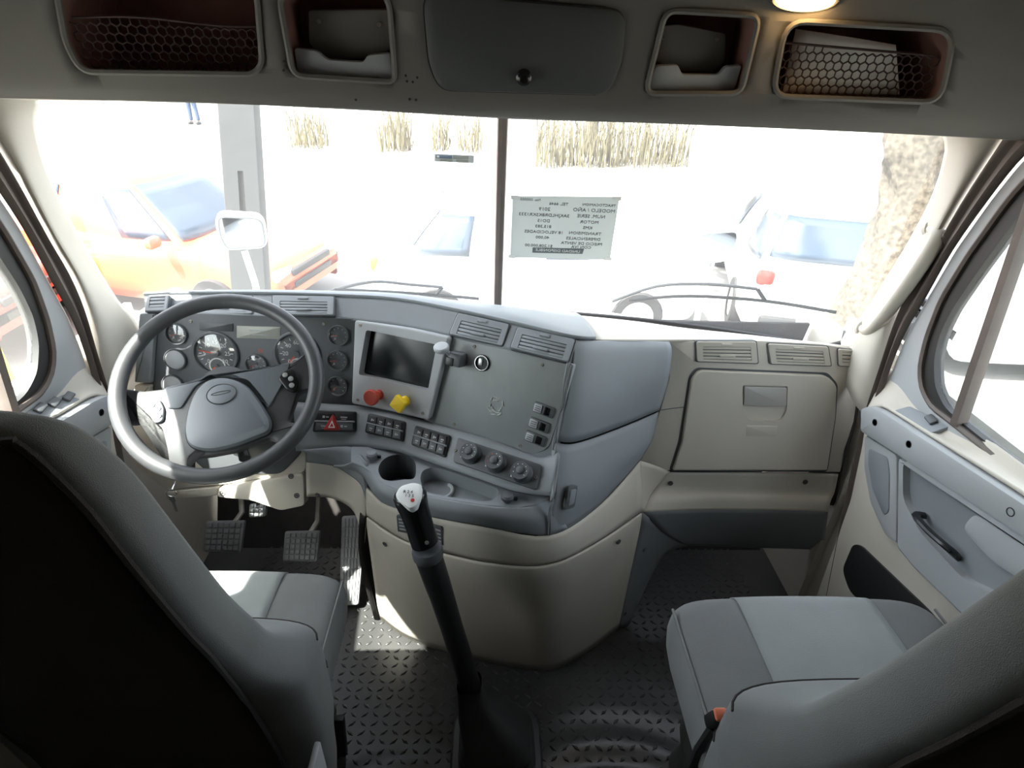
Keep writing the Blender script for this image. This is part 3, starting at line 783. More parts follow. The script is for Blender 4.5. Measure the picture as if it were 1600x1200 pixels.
# ---- centre panel fittings
M = CPn.at(753.5, 567)
so_ = MB(M).lathe([(.0205, 0), (.0205, .004), (.017, .005), (.0165, -.012), (.0001, -.012)], 28, cap1=False).build('power_socket', BLACKG, cp)
MB(M).lathe([(.0185, .0035), (.0185, .0052), (.0165, .0052), (.0165, .003)], 28, cap0=False, cap1=False).build('chrome_ring', CHROME, so_)
MB(M).box((-.004, .002, -.004), (.012, .018, .014), bev=.002).build('contact', SILVER, so_)
br = MB(CPn.at(720, 560)).box((0, 0, .018), (.036, .034, .036), bev=.005).build('phone_mount', CHAR, cp)
MB(CPn.at(716, 562)).box((-.004, -.002, .036), (.020, .020, .006), bev=.002).build('socket', BLACK, br)
MB(CPn.at(712, 552)).tube([(0, 0, .03), (-.01, .012, .045), (-.014, .018, .058)], .006, 8).build('arm', GREY, br)
MB(CPn.at(709, 542, .060) @ Mx.Rotation(R(-58), 4, 'X')).lathe([(.016, -.004), (.0185, 0), (.0185, .006), (.016, .009), (.0001, .010)], 24, cap1=False).build('holder_pad', LGREY, br)
for i, p in enumerate(((850, 640), (843, 664), (837, 685))):
    M = CPn.at(*p) @ Mx.Rotation(R(-5), 4, 'Z')
    b = MB(M).box((0, 0, .002), (.052, .026, .008), bev=.003).build('rocker_switch', CHAR, cp)
    MB(M).box((-.013, 0, .007), (.020, .019, .004), bev=.0015).build('label_half', LGREY, b)
    MB(M @ Mx.Rotation(R(14), 4, 'Y')).box((.009, 0, .006), (.016, .019, .008), bev=.002).build('paddle', BLACKG, b)
    for j in range(3): MB(M).box((-.013, .005 - .005 * j, .0095), (.014, .0012, .0008)).build('print_line', INK, b)
mb = MB(CPn.M); u0 = CPn.uv(775, 634)
random.seed(3)
for k in range(26):
    a = random.uniform(0, 6.28); r = .010 + random.uniform(0, .011); ln = random.uniform(.003, .008)
    x, y = u0[0] + r * math.cos(a), u0[1] + r * 1.15 * math.sin(a); t = a + 1.57 + random.uniform(-.5, .5)
    mb.tube([(x - ln * math.cos(t), y - ln * math.sin(t), .0004), (x, y, .0014), (x + ln * math.cos(t), y + ln * math.sin(t), .0004)], [.0006, .0016, .0006], 5)
mb.build('glue_residue', mat('dried_glue', (176, 180, 178), .3), cp)

# ---- lower fascia with switch banks, sloping down to the tray
ltop = pxrow((462, 628, 1.30), (553, 633, 1.297), (612, 643, 1.255), (670, 659, 1.215), (760, 684, 1.148), (840, 711, 1.092), (872, 706, 1.07))
lbot = pxrow((462, 705, 1.215), (540, 700, 1.215), (600, 702, 1.18), (650, 715, 1.14), (730, 742, 1.07), (808, 768, 1.01), (866, 775, .985))
patch('lower_fascia', [ltop, [a.lerp(b, .1) + V((0, -.012, .006)) for a, b in zip(ltop, lbot)], [a.lerp(b, .5) + V((0, -.008, .004)) for a, b in zip(ltop, lbot)], lbot], GREY, db, 4, 3, thick=.006)
def lfp(quad):
    """plane lying on the fascia near a quad of pixels"""
    g = smooth([ltop, [a.lerp(b, .1) + V((0, -.012, .006)) for a, b in zip(ltop, lbot)], [a.lerp(b, .5) + V((0, -.008, .004)) for a, b in zip(ltop, lbot)], lbot], 6, 4)
    flat = [q for r in g for q in r]
    cpx = (sum(p[0] for p in quad) / 4, sum(p[1] for p in quad) / 4)
    def near(p):
        rr = ray(*p).normalized(); return min(flat, key=lambda q: (q - CAM - rr * (q - CAM).dot(rr)).length)
    def on(p):
        n = near(p); rr = ray(*p).normalized(); return CAM + rr * (n - CAM).dot(rr)
    a, b, c, d = [on(p) for p in quad]
    return plane3((a + d) / 2, (b + c) / 2, (a + b) / 2)
def bank(quad, keys, rows=2, name='switch_bank'):
    pl = lfp(quad); q = [V(pl.uv(*p)) for p in quad]
    b = MB(pl.M).slab(rnd(q, .006, 4), -.012, .007, .004).build(name, BLACK, db)
    for j in range(rows):
        for i in range(keys):
            s0, s1 = .06 + .88 * i / keys, .06 + .88 * (i + 1) / keys; t0, t1 = .08 + .86 * j / rows, .08 + .86 * (j + 1) / rows
            a = [bil(q, s, t) for s, t in ((s0 + .012, t0 + .03), (s1 - .012, t0 + .03), (s1 - .012, t1 - .03), (s0 + .012, t1 - .03))]
            kk = MB(pl.M).slab(a, .004, .011 if j else .010, .0016).build('switch', CHAR if j else BLACK, b)
            c = bil(q, (s0 + s1) / 2, (t0 + t1) / 2); w_ = (a[1] - a[0]).length
            mb = MB(pl.M); zz = .0112 if j else .0102
            if (i + j) % 2: mb.box((c.x, c.y, zz), (w_ * .4, .003, .0006)); mb.box((c.x, c.y - .005, zz), (w_ * .3, .0016, .0006))
            else: mb.box((c.x - w_ * .1, c.y, zz), (w_ * .14, .006, .0006)); mb.box((c.x + w_ * .12, c.y, zz), (w_ * .16, .0035, .0006))
            mb.build('icon', LGREY, kk)
    a = [bil(q, s, t) for s, t in ((.03, .46), (.97, .46), (.97, .54), (.03, .54))]
    MB(pl.M).slab(a, .006, .0125, .002).build('ridge', GREY, b)
    return b, pl, q
b1, pl1, q1 = bank([(494, 641), (557, 643), (558, 675), (489, 675)], 2)
tri = [bil(q1, s, t) for s, t in ((.46, .14), (.66, .92), (.26, .92))]
hz = MB(pl1.M).slab(rnd(tri, .004, 3), .008, .015, .003).build('hazard_button', REDSW, b1)
tri2 = [bil(q1, s, t) for s, t in ((.46, .45), (.54, .80), (.38, .80))]
tri3 = [bil(q1, s, t) for s, t in ((.46, .56), (.505, .75), (.415, .75))]
MB(pl1.M).slab(tri2, .014, .0155, holes=[tri3]).build('hazard_icon', WHITE, hz)
bank([(577, 646), (635, 659), (632, 691), (571, 676)], 4)
bank([(650, 665), (705, 681), (698, 716), (643, 695)], 4)
# heater panel
hq = [(716, 684), (847, 727), (839, 767), (708, 722)]
hp = lfp(hq); q = [V(hp.uv(*p)) for p in hq]
hv = MB(hp.M).slab(rnd(q, .008, 4), -.012, .006, .003).build('heater_panel', CHAR, db)
for i, p in enumerate(((738, 711), (777, 725), (817, 741))):
    M = hp.at(*p, .006)
    k = MB(M).lathe([(.0255, 0), (.0255, .004), (.0235, .006), (.0225, .022), (.021, .0245), (.0095, .0235), (.0085, .028), (.007, .029), (.0001, .029)], 26, cap1=False).build('heater_knob', CHAR, hv)
    for j in range(7):
        a = R(210 - 40 * j); MB(M).box((.0155 * math.cos(a), .0155 * math.sin(a), .0245), (.0018, .0018, .0008)).build('dot', WHITE if i != 1 or j > 2 else ORANGE, k)
    MB(M).box((-.022, -.014, .0005), (.004, .004, .0006)).build('icon', WHITE, k)
screw(hp, 713, 705, hv, .006); screw(hp, 838, 747, hv, .006)

# ---- tray with cup holder
TZ = .70
TP = Pl((0, 0, TZ), (0, 0, 1), (0, 1, 0))
TP.x, TP.y = V((1, 0, 0)), V((0, 1, 0)); TP.M = Mx.Translation((0, 0, TZ))
lip = [(548, 722), (566, 728), (585, 742), (600, 757), (621, 765), (669, 775), (750, 789), (810, 793), (838, 788), (862, 776)]
back = [(860, 772), (808, 766), (730, 738), (650, 710), (600, 698), (548, 697)]
tout = [V(TP.uv(*p)) for p in lip] + [V(TP.uv(*p)) for p in back]
e = [TP.uv(*p) for p in ((590, 733), (651, 722), (620, 711), (617, 752))]
cup = [TP.uv(*p) for p in ((590, 735), (594, 722), (607, 712), (626, 709), (643, 714), (650, 724), (650, 740), (647, 749), (631, 749), (612, 752), (597, 749))]
tro = [TP.uv(*p) for p in ((656, 748), (660, 735), (675, 730), (690, 732), (778, 763), (779, 772), (764, 785), (700, 776), (662, 768))]
cup, tro = rnd(cup, .02, 3), rnd(tro, .016, 4)
tr = MB(TP.M).slab(rnd(tout, .005, 2), -.012, .0, .003, holes=[cup, tro]).build('tray', GREY, db)
for h, dep, nm, m in ((cup, .075, 'cup_holder', CHAR), (tro, .035, 'coin_tray', GREY)):
    hh = ccw([V(p) for p in h]); mb = MB(TP.M)
    mb.grid([[(p.x, p.y, -.001) for p in hh], [(p.x, p.y, -dep) for p in inset(hh, .004)]], True); n = len(hh)
    mb.f.append(tuple(range(n, 2 * n))); mb.build(nm, m, tr, sharp=40)
a = V(TP.uv(684, 752)); MB(TP.M).tube([(a.x + .034 * math.cos(R(t)), a.y + .030 * math.sin(R(t)), -.028) for t in range(-80, 60, 14)], .0045, 6).build('cup_ring', LGREY, tr)
# the two round knobs on the tray
for p, r in (((581, 711), .0135), ((793, 777), .0145)):
    M = Mx.Translation(atZ(*p, TZ + .012))
    kk = MB(M).lathe([(r * .6, -.014), (r * .6, -.006), (r, -.003), (r * 1.05, .004), (r * .8, .009), (.0001, .010)], 18, cap1=False).build('lighter_knob', GREY if r < .014 else CHAR, tr)
    MB(M).box((r * 1.25, .002, -.006), (.010, .007, .008), bev=.002).build('latch', BLACK, kk)
# roll below the tray edge, down to the beige band
lip3 = [atZ(*p, TZ - .001) for p in lip]
bnd = pxrow((520, 730, 1.20), (545, 733, 1.18), (566, 744, 1.12), (584, 772, 1.075), (606, 790, 1.05), (665, 806, 1.01), (750, 822, .975), (812, 833, .96), (856, 836, .958), (888, 826, .985))
patch('tray_roll', [lip3, [a.lerp(b, .35) + V((0, -.012, 0)) for a, b in zip(lip3, bnd)], bnd], GREY, db, 3, 4, thick=.006)

# ---- right flank of the centre wing (upper and lower piece, seam between)
fl_t = pxrow((893, 531, 1.185), (920, 532, 1.205), (985, 532, 1.285), (1046, 534, 1.345))
fl_m = pxrow((868, 688, 1.085), (900, 690, 1.10), (965, 668, 1.20), (1030, 641, 1.30))
fl_n = pxrow((867, 691, 1.084), (900, 693, 1.10), (965, 671, 1.198), (1029, 644, 1.298))
fl_b = pxrow((858, 835, .960), (886, 828, .985), (938, 788, 1.08), (1000, 720, 1.22))
def bulge(a, b, t, d): return [p.lerp(q, t) + V((d * .7, -d, 0)) for p, q in zip(a, b)]
patch('wing_upper', [fl_t, bulge(fl_t, fl_m, .12, .010), bulge(fl_t, fl_m, .55, .012), fl_m], GREY, db, 5, 4, thick=.006)
patch('wing_lower', [fl_n, bulge(fl_n, fl_b, .5, .010), fl_b], GREY, db, 5, 4, thick=.006)
# rounded corner column between centre panel and flank
co_a = pxrow((890, 569, 1.140), (878, 630, 1.115), (862, 690, 1.09), (868, 712, 1.068), (866, 775, .985), (858, 790, .975), (856, 836, .958))
co_b = pxrow((893, 529, 1.187), (884, 610, 1.13), (868, 688, 1.085), (867, 720, 1.065), (864, 780, .985), (862, 800, .975), (858, 836, .958))
patch('corner_column', [co_a, [a.lerp(b, .5) + V((-.002, -.003, 0)) for a, b in zip(co_a, co_b)], co_b], GREY, db, 3, 3, thick=.006)
pb = plane3(at(875, 770, .998), at(905, 760, 1.04), at(880, 800, .985))
pt = MB(pb.M).slab(rnd([pb.uv(*p) for p in ((886, 760), (901, 757), (896, 792), (881, 797))], .008, 4), -.004, .005, .002).build('flank_port', CHAR, db)
MB(pb.M).slab(rnd([pb.uv(*p) for p in ((889, 765), (898, 763), (894, 786), (885, 790))], .005, 3), .003, .0065, .001).build('port_cover', GREY, pt)

# ---- beige band and the lower centre housing
r0 = pxrow((572, 762, 1.108), (602, 789, 1.052), (665, 807, 1.01), (750, 823, .975), (858, 838, .956), (938, 790, 1.078), (1000, 722, 1.218))
r1 = pxrow((573, 806, 1.112), (624, 840, 1.045), (690, 862, 1.0), (770, 879, .962), (856, 881, .945), (930, 848, 1.03), (1003, 799, 1.19))
rb = [atZ(*p, .004) for p in ((592, 965), (640, 1000), (720, 1026), (800, 1043), (862, 1047), (915, 1021), (966, 983))]
patch('beige_band', [r0, [a.lerp(b, .5) + V((0, -.006, 0)) for a, b in zip(r0, r1)], r1], BEIGE, db, 5, 3, thick=.005)
r1b = [a + (b - a).normalized() * .004 + V((0, -.004, 0)) for a, b in zip(r1, rb)]
r2 = [a.lerp(b, .12) + V((0, -.012, 0)) for a, b in zip(r1, rb)]; r3 = [a.lerp(b, .55) + V((0, -.006, 0)) for a, b in zip(r1, rb)]
patch('lower_housing', [r1b, r2, r3, rb], BEIGE, db, 5, 4, thick=.006)
patch('band_end', [pxrow((999, 720, 1.222), (1022, 727, 1.245), (1048, 738, 1.272)), pxrow((1000, 760, 1.206), (1010, 762, 1.225), (1022, 766, 1.245)), pxrow((1002, 800, 1.192), (1004, 799, 1.193), (1006, 797, 1.194))], BEIGE, db, 4, 4, thick=.005)
HP = lambda *p: plane3(*[at(*x) for x in p])
h1 = HP((790, 890, .955), (830, 890, .95), (810, 930, .965)); inst('screw', PLUG, h1.at(812, 901, .004), db)
h2 = HP((590, 840, 1.09), (620, 850, 1.05), (600, 880, 1.09)); inst('screw', PLUG, h2.at(604, 848, .006), db)
h3 = HP((950, 850, 1.06), (985, 830, 1.13), (960, 880, 1.08)); inst('screw', PLUG, h3.at(964, 845, .006), db); inst('screw', PLUG, h3.at(963, 845, .006), db)
# data plates on the band
hb = HP((625, 812, 1.035), (690, 828, .997), (630, 835, 1.035))
for qd in (((621, 803), (643, 806), (646, 832), (623, 828)), ((676, 817), (692, 822), (694, 850), (678, 845))):
    pp = MB(hb.M).slab(rnd([hb.uv(*p) for p in qd], .003, 3), -.006, .006, .001).build('data_plate', CHAR, db)
    u = [V(hb.uv(*p)) for p in qd]
    for k in range(4):
        a = [bil(u, s, t) for s, t in ((.15, .15 + .2 * k), (.85, .15 + .2 * k), (.85, .24 + .2 * k), (.15, .24 + .2 * k))]
        MB(hb.M).slab(a, .005, .0066).build('print_line', LGREY, pp)

# ---- passenger side
PPp = plane3(at(1050, 545, 1.352), at(1330, 552, 1.352), at(1180, 733, 1.268))
pp_out = [(1046, 534), (1180, 532), (1280, 537), (1341, 546), (1343, 600), (1335, 660), (1313, 738), (1010, 735), (1000, 722), (1016, 690), (1032, 640), (1046, 590)]
glove = [(1090, 577), (1290, 585), (1305, 602), (1303, 650), (1290, 733), (1050, 733), (1064, 690), (1079, 590)]
pp = panel(PPp, pp_out, -.02, .0, .003, BEIGE, 'passenger_panel', db, [.004] * 12)
panel(PPp, [(1087, 574), (1293, 582), (1309, 600), (1306, 652), (1293, 737), (1045, 736), (1060, 688), (1076, 587)], -.004, .0007, 0, CHAR, 'door_gap', pp, .012)
hh = rnd([PPp.uv(*p) for p in ((1158, 600), (1228, 602), (1227, 640), (1218, 657), (1168, 655), (1158, 638))], [.004, .004, .01, .02, .02, .01], 4)
gd = MB(PPp.M).slab(rnd([PPp.uv(*p) for p in glove], [.02, .03, .012, .012, .004, .004, .006, .02], 4), .0, .010, .004, holes=[hh]).build('glove_box_door', BEIGE, pp)
MB(PPp.M).slab(hh, -.010, .003).build('handle_recess', BEIGE, gd)
panel(PPp, [(1161, 602), (1227, 604), (1226, 633), (1160, 632)], .0, .011, .002, mat('glove_handle_grey', (172, 170, 164), .55), 'glove_box_handle', gd, .003)
panel(PPp, [(1164, 663), (1212, 664), (1210, 680), (1164, 679)], .006, .0112, .0006, BEIGE, 'latch_plate', gd, .002)
vent(PPp, [(1087, 533), (1180, 533), (1183, 567), (1088, 564)], 4, BEIGE, pp, fr=(.10, .90, .24, .88))
vent(PPp, [(1199, 536), (1292, 541), (1297, 571), (1203, 568)], 4, BEIGE, pp, fr=(.10, .90, .24, .88))
vent(PPp, [(1308, 544), (1333, 546), (1335, 572), (1309, 571)], 3, BEIGE, pp, fr=(.2, .85, .15, .8), tabs=False, dark=BLACK)
MB().tube([PPp.pt(*PPp.uv(*p), .0005) for p in ((1031, 641), (1050, 638), (1068, 636))], .0012, 5).build('seam', CHAR, pp)
# knee panel below the glove box
ka = pxrow((1040, 739, 1.268), (1110, 739, 1.268), (1180, 739, 1.268), (1250, 740, 1.268), (1310, 741, 1.268))
kb = pxrow((1019, 762, 1.258), (1105, 766, 1.258), (1180, 767, 1.258), (1250, 768, 1.258), (1304, 769, 1.258))
kc = pxrow((1008, 782, 1.22), (1095, 779, 1.24), (1180, 779, 1.24), (1250, 781, 1.24), (1298, 783, 1.24))
kd = pxrow((1003, 800, 1.195), (1085, 797, 1.228), (1180, 797, 1.228), (1250, 798, 1.228), (1294, 800, 1.228))
ke = pxrow((1040, 835, 1.23), (1090, 830, 1.25), (1180, 830, 1.25), (1250, 830, 1.25), (1290, 832, 1.25))
kf = pxrow((1075, 853, 1.285), (1100, 853, 1.29), (1180, 856, 1.30), (1250, 858, 1.30), (1288, 860, 1.30))
patch('knee_panel', [ka, kb, kc, kd], BEIGE, db, 4, 4, thick=.006)
patch('knee_underside', [kd, ke, kf], GREY, db, 4, 4, thick=.006)
la = [at(1003, 800, 1.192), at(1003, 800, 1.192).lerp(atZ(966, 983, .004), .33), at(1003, 800, 1.192).lerp(atZ(966, 983, .004), .66), atZ(966, 983, .004)]
lb = pxrow((1075, 853, 1.285), (1040, 866, 1.27), (1010, 912, 1.25)) + [atZ(984, 975, .004)]
lb[2] = at(1012, 912, 1.24)
patch('knee_leg', [la, [a.lerp(b, .5) + V((0, -.004, 0)) for a, b in zip(la, lb)], lb], GREY, db, 4, 3, thick=.006)
kp = plane3(ka[0], ka[4], kb[2])
for p in ((1047, 754), (1257, 752)): inst('screw', PLUG, kp.at(*p, .004), db)
for p in ((1005, 858), (975, 958)): 
    lp_ = plane3(la[0], la[3], lb[2]); inst('screw', PLUG, lp_.at(*p, .004), db)
# end filler between panel and door
rows = [pxrow((1341, 546, 1.35), (1343, 600, 1.325), (1335, 660, 1.30), (1313, 738, 1.268), (1290, 860, 1.30)), [V((.985, q.y + .12, q.z)) for q in pxrow((1341, 546, 1.35), (1343, 600, 1.325), (1335, 660, 1.30), (1313, 738, 1.268), (1290, 860, 1.30))]]
patch('end_filler', rows, RUBBER, db, 3, 2, thick=.005)

# ---- driver's lower panels
LPp = plane3(at(240, 640, 1.30), at(470, 650, 1.30), at(350, 765, 1.22))
panel(LPp, [(150, 632), (240, 634), (478, 640), (478, 738), (345, 758), (256, 764), (212, 730), (172, 660)], -.02, .0, .004, BEIGE, 'driver_knee_panel', db, .02)
panel(LPp, [(300, 640), (474, 636), (474, 705), (440, 740), (330, 742), (300, 715)], -.02, .006, .004, CHAR, 'column_surround', db, .02)
panel(LPp, [(258, 768), (342, 760), (340, 774), (262, 780)], -.02, .004, .003, BEIGE, 'kick_strip', db, .006)
cl = panel(LPp, [(344, 760), (476, 737), (478, 788), (440, 796), (395, 780), (341, 775)], -.03, .012, .005, BEIGE, 'column_cover', db, .012)
for p in ((457, 742), (351, 768), (466, 772)): inst('screw', PLUG, LPp.at(*p, .012), cl)
lf0 = pxrow((470, 703, 1.217), (505, 700, 1.218), (530, 698, 1.216), (550, 700, 1.20), (572, 725, 1.12))
ar0 = pxrow((478, 706, 1.212), (520, 716, 1.205), (545, 732, 1.18), (566, 745, 1.12), (573, 765, 1.106))
ar1 = pxrow((478, 738, 1.205), (520, 740, 1.195), (545, 752, 1.165), (562, 772, 1.12), (571, 806, 1.114))
ar2 = pxrow((479, 776, 1.205), (515, 778, 1.195), (540, 788, 1.165), (556, 806, 1.14), (568, 850, 1.14))
patch('beige_arch', [[a.lerp(b, .5) for a, b in zip(ar0, ar1)], ar1, ar2], BEIGE, db, 4, 4, thick=.006)
patch('arch_fascia', [lf0, ar0, [a.lerp(b, .5) for a, b in zip(ar0, ar1)]], GREY, db, 4, 3, thick=.006)
lsd = [at(571, 806, 1.114), at(568, 850, 1.14), at(575, 900, 1.18), atZ(592, 965, .004)]
rows = [[a, a + V((-.012, .02, 0)), a + V((-.005, .25, 0))] for a in lsd]
patch('housing_side', rows, DARKIN, db, 3, 3, thick=.006)
ap = plane3(ar1[0], ar1[2], ar2[1]); inst('screw', PLUG, ap.at(498, 772, .004), db)

# ================================================================== steering wheel
WC = V((-.612, 1.104, .938)); WN = V((.112, -.633, .766))
WP = Pl(WC, WN); WR = .2035
sw = thing('steering_wheel', 'dark grey four-spoke steering wheel with oval badge on its horn pad', 'steering wheel', WC)
ring = [WP.pt(WR * math.cos(2 * math.pi * k / 64), WR * math.sin(2 * math.pi * k / 64)) for k in range(64)]
MB().tube(ring, .0168, 14, True).build('rim', WHEELM, sw)
HB = Pl(WP.pt(0, 0, -.022), WN)
hub = [(185, 606), (225, 611), (262, 607), (306, 595), (360, 584), (420, 574), (456, 566), (482, 548), (496, 566), (494, 606), (466, 612), (455, 645), (450, 660), (474, 660), (464, 688), (434, 694), (424, 684), (369, 704), (325, 712), (299, 714), (300, 742), (262, 742), (257, 705), (250, 672), (230, 657), (198, 662), (180, 650)]
mb = MB(HB.M).slab(rnd([HB.uv(*p) for p in hub], [.004, .006, .006, .008, .01, .01, .012, .004, .004, .008, .012, .01, .012, .008, .006, .010, .01, .01, .01, .012, .012, .006, .01, .012, .014, .01, .006], 4), -.022, .004, .008)
hb_ = mb.build('spoke_body', WHEELM, sw)
pad = [(309, 612), (296, 643), (291, 677), (298, 700), (328, 708), (369, 700), (425, 678), (427, 660), (408, 628), (388, 603), (360, 592), (330, 594)]
pd = rnd([HB.uv(*p) for p in pad], .025, 5)
po = MB(HB.M).slab(pd, .0, .022, .014).build('horn_pad', HUBM, sw)
MB(HB.M).tube([(q.x, q.y, .0045) for q in pd], .0022, 5, True).build('pad_gap', BLACK, po)
u = [(258, 607), (306, 596), (360, 585), (420, 575), (455, 567), (448, 590), (438, 610), (420, 640), (408, 622), (388, 598), (360, 588), (330, 590), (306, 606), (285, 640), (262, 640)]
MB(HB.M).slab(rnd([HB.uv(*p) for p in u], .008, 3), .002, .009, .004).build('hub_cover', HUBM, sw)
bp = Pl(HB.pt(0, 0, .022), WN); bc = V(bp.uv(346, 616)); ax = V(bp.uv(366, 612)) - bc; br_ = ax.length; an = math.atan2(ax.y, ax.x)
bM = bp.M @ Mx.Translation((bc.x, bc.y, 0)) @ Mx.Rotation(an, 4, 'Z')
bd_ = MB(bM).slab(circ(0, 0, br_ * 1.1, 32, br_ * .84), -.006, .003, .002).build('badge', HUBM, po)
MB(bM).tube([(p.x, p.y, .002) for p in circ(0, 0, br_ * 1.12, 32, br_ * .86)], .0012, 5, True).build('badge_rim', BLACK, bd_)
MB(bM).tube([(br_ * .75 * math.cos(t * .1 * math.pi), br_ * (.12 * math.sin(t * .1 * math.pi)) + .002, .003) for t in range(21)][:-1], .0008, 4, True).build('badge_mark', BLACK, bd_)
for pts, m in (([(236, 622), (252, 626), (259, 640), (257, 660), (245, 664), (233, 645)], LGREY), ([(436, 594), (444, 583), (458, 577), (468, 596), (463, 616), (450, 612)], BLACKG)):
    uv = rnd([HB.uv(*p) for p in pts], .008, 4); pod = MB(HB.M).slab(uv, .003, .012, .003).build('button_pod', m, sw)
    c = sum(uv, V((0, 0))) / len(uv)
    for dx, dy in ((-.008, .012), (.004, .002), (.006, -.014)):
        MB(HB.M).lathe([(.006, .011), (.006, .014), (.0001, .0148)], 12, Mx.Translation((c.x + dx, c.y + dy, 0)), cap1=False).build('button', SILVER, pod)
MB().tube([WP.pt(0, 0, -.03), WP.pt(0, 0, -.10), WP.pt(0, -.01, -.20), WP.pt(0, -.02, -.30)], [.055, .062, .075, .085], 20).build('column_shroud', CHAR, sw)
MB().tube([WP.pt(-.03, -.03, -.13), WP.pt(.02, -.12, -.10), WP.pt(.03, -.15, -.09)], [.008, .010, .013], 8).build('stalk', BLACK, sw)
# keys
kr = at(268, 770, 1.16)
ky = thing('key_ring', 'key ring with silver key and fob hanging below the wheel', 'keys', kr)
MB().tube([kr + V((.012 * math.cos(t * .39), .002 * math.sin(t), .012 * math.sin(t * .39))) for t in range(16)], .0013, 5, True).build('ring', CHROME, ky)
MB(Mx.Translation(kr + V((-.003, 0, -.038)))).slab(rnd([(-.007, .028), (.007, .028), (.008, .012), (.004, .008), (.004, -.026), (-.004, -.026), (-.004, .008), (-.008, .012)], .003, 3), -.001, .001, M=Mx.Rotation(R(90), 4, 'X')).build('key', SILVER, ky)
MB().tube([kr + V((.004, 0, .012)), kr + V((.008, .02, .025)), kr + V((.012, .05, .03))], .0018, 5).build('key_shank', CHROME, ky)

# ================================================================== pedals
def pedal(name, label, quad, Y, nrm, arm, nb, m=RUBBER, sz=None):
    c = at(sum(p[0] for p in quad) / 4, sum(p[1] for p in quad) / 4, Y); pl = Pl(c, nrm)
    t = thing(name, label, 'pedal', c)
    q = [V(pl.uv(*p)) for p in quad]
    MB(pl.M).slab(rnd(q, .008, 4), -.014, .0, .003).build('pad', m, t)
    for i in range(nb[0]):
        for j in range(nb[1]):
            s0, s1, t0, t1 = (i + .12) / nb[0], (i + .88) / nb[0], (j + .12) / nb[1], (j + .88) / nb[1]
            s0, s1, t0, t1 = [.05 + .9 * v_ for v_ in (s0, s1, t0, t1)]
            MB(pl.M).slab([bil(q, s, u_) for s, u_ in ((s0, t0), (s1, t0), (s1, t1), (s0, t1))], -.001, .0035, .001).build('tread_block', m, t)
    if arm: MB().tube([pl.o - pl.z * .01] + arm, .010, 8, flat=.6).build('arm', STEEL, t)
    return t
PEDG = mat('pedal_rubber', (128, 130, 130), .5, nscale=30, namt=.15)
n1 = V((0, -.72, .66))
pedal('clutch_pedal', 'square grey clutch pedal with block tread, leftmost of the floor pedals', [(322, 814), (382, 813), (376, 864), (317, 862)], 1.36, n1, [at(378, 800, 1.45), at(376, 770, 1.50), at(372, 740, 1.52)], (6, 5), PEDG)
pedal('brake_pedal', 'square grey brake pedal with block tread between clutch and accelerator', [(445, 830), (500, 829), (495, 878), (441, 878)], 1.33, n1, [at(496, 815, 1.42), at(498, 780, 1.46), at(498, 750, 1.48)], (6, 5), PEDG)
a0 = atZ(546, 945, .03); a1 = at(556, 800, 1.50)
acp = plane3(a0, a1, a0 + V((.06, .0, 0)), (0, 0, 1)); ac = thing('accelerator_pedal', 'long ribbed accelerator pedal beside the centre console', 'pedal', a0)
aq = [V(acp.uv(*p)) for p in ((534, 806), (572, 804), (560, 945), (530, 945))]
MB(acp.M).slab(rnd(aq, .01, 4), -.014, 0, .003).build('pad', PEDG, ac)
for i in range(6):
    s0 = .06 + .88 * (i + .15) / 6; s1 = .06 + .88 * (i + .85) / 6
    for j in range(8):
        t0, t1 = .03 + .94 * (j + .06) / 8, .03 + .94 * (j + .94) / 8
        MB(acp.M).slab([bil(aq, s, u_) for s, u_ in ((s0, t0), (s1, t0), (s1, t1), (s0, t1))], -.001, .003, .001).build('rib', PEDG, ac)
MB().tube([a1 + V((.0, .005, 0)), a1 + V((.0, .06, .12))], .012, 8).build('arm', RUBBER, ac)
pedal('column_tilt_pedal', 'small bright metal pedal hanging under the steering column', [(389, 787), (416, 786), (414, 807), (388, 809)], 1.24, V((0, -.8, .6)), [at(404, 778, 1.26), at(404, 760, 1.27)], (3, 3), SILVER)

# ================================================================== gear lever
g0 = atZ(776, 1172, .02); gl = thing('gear_lever', 'black gear lever with rubber boot and white-topped grip', 'gear lever', g0)
t0 = at(735, 1080, .845); 
def sq(c, hx, hy, r=.3, n=6): 
    return [V((c.x + p.x, c.y + p.y, c.z)) for p in rnd([(-hx, -hy), (hx, -hy), (hx, hy), (-hx, hy)], min(hx, hy) * r * 2, n)]
BOOT = mat('boot_rubber', (54, 55, 56), .42, nscale=12, namt=.1)
def bz(z, f): return V((g0.x + (t0.x - g0.x) * f, g0.y + (t0.y - g0.y) * f, z))
rows = [sq(bz(z, f), hx, hy) for z, f, hx, hy in ((.0, 0, .118, .115), (.022, 0, .118, .115), (.034, 0, .112, .108), (.040, .0, .098, .095), (.060, .02, .095, .092), (.072, .05, .088, .084))]
MB().grid(rows, True).build('base_flange', BOOT, gl, sharp=25)
rows = [sq(bz(z, f), hx, hy) for z, f, hx, hy in ((.058, .03, .090, .086), (.085, .05, .088, .082), (.098, .08, .080, .074), (.165, .6, .056, .050), (.205, .9, .038, .035), (.225, 1.0, .033, .032), (.250, 1.04, .030, .030))]
MB().grid(rows, True).build('boot', BOOT, gl, sharp=30)
l0 = bz(.20, .92); l1 = at(735, 1072, .848); l2 = at(690, 930, .875); l3 = at(669, 868, .892)
MB().tube(lin1([l0, l1, l2, l3], 3), [.025, .026, .026, .0265, .0262, .026, .0275, .029, .0295, .030], 16).build('shaft', BLACK, gl)
c1 = at(667, 856, .894); MB().tube([l3.lerp(c1, -.3), l3, l3.lerp(c1, .6), c1], [.030, .0335, .034, .032], 18).build('collar', CHAR, gl)
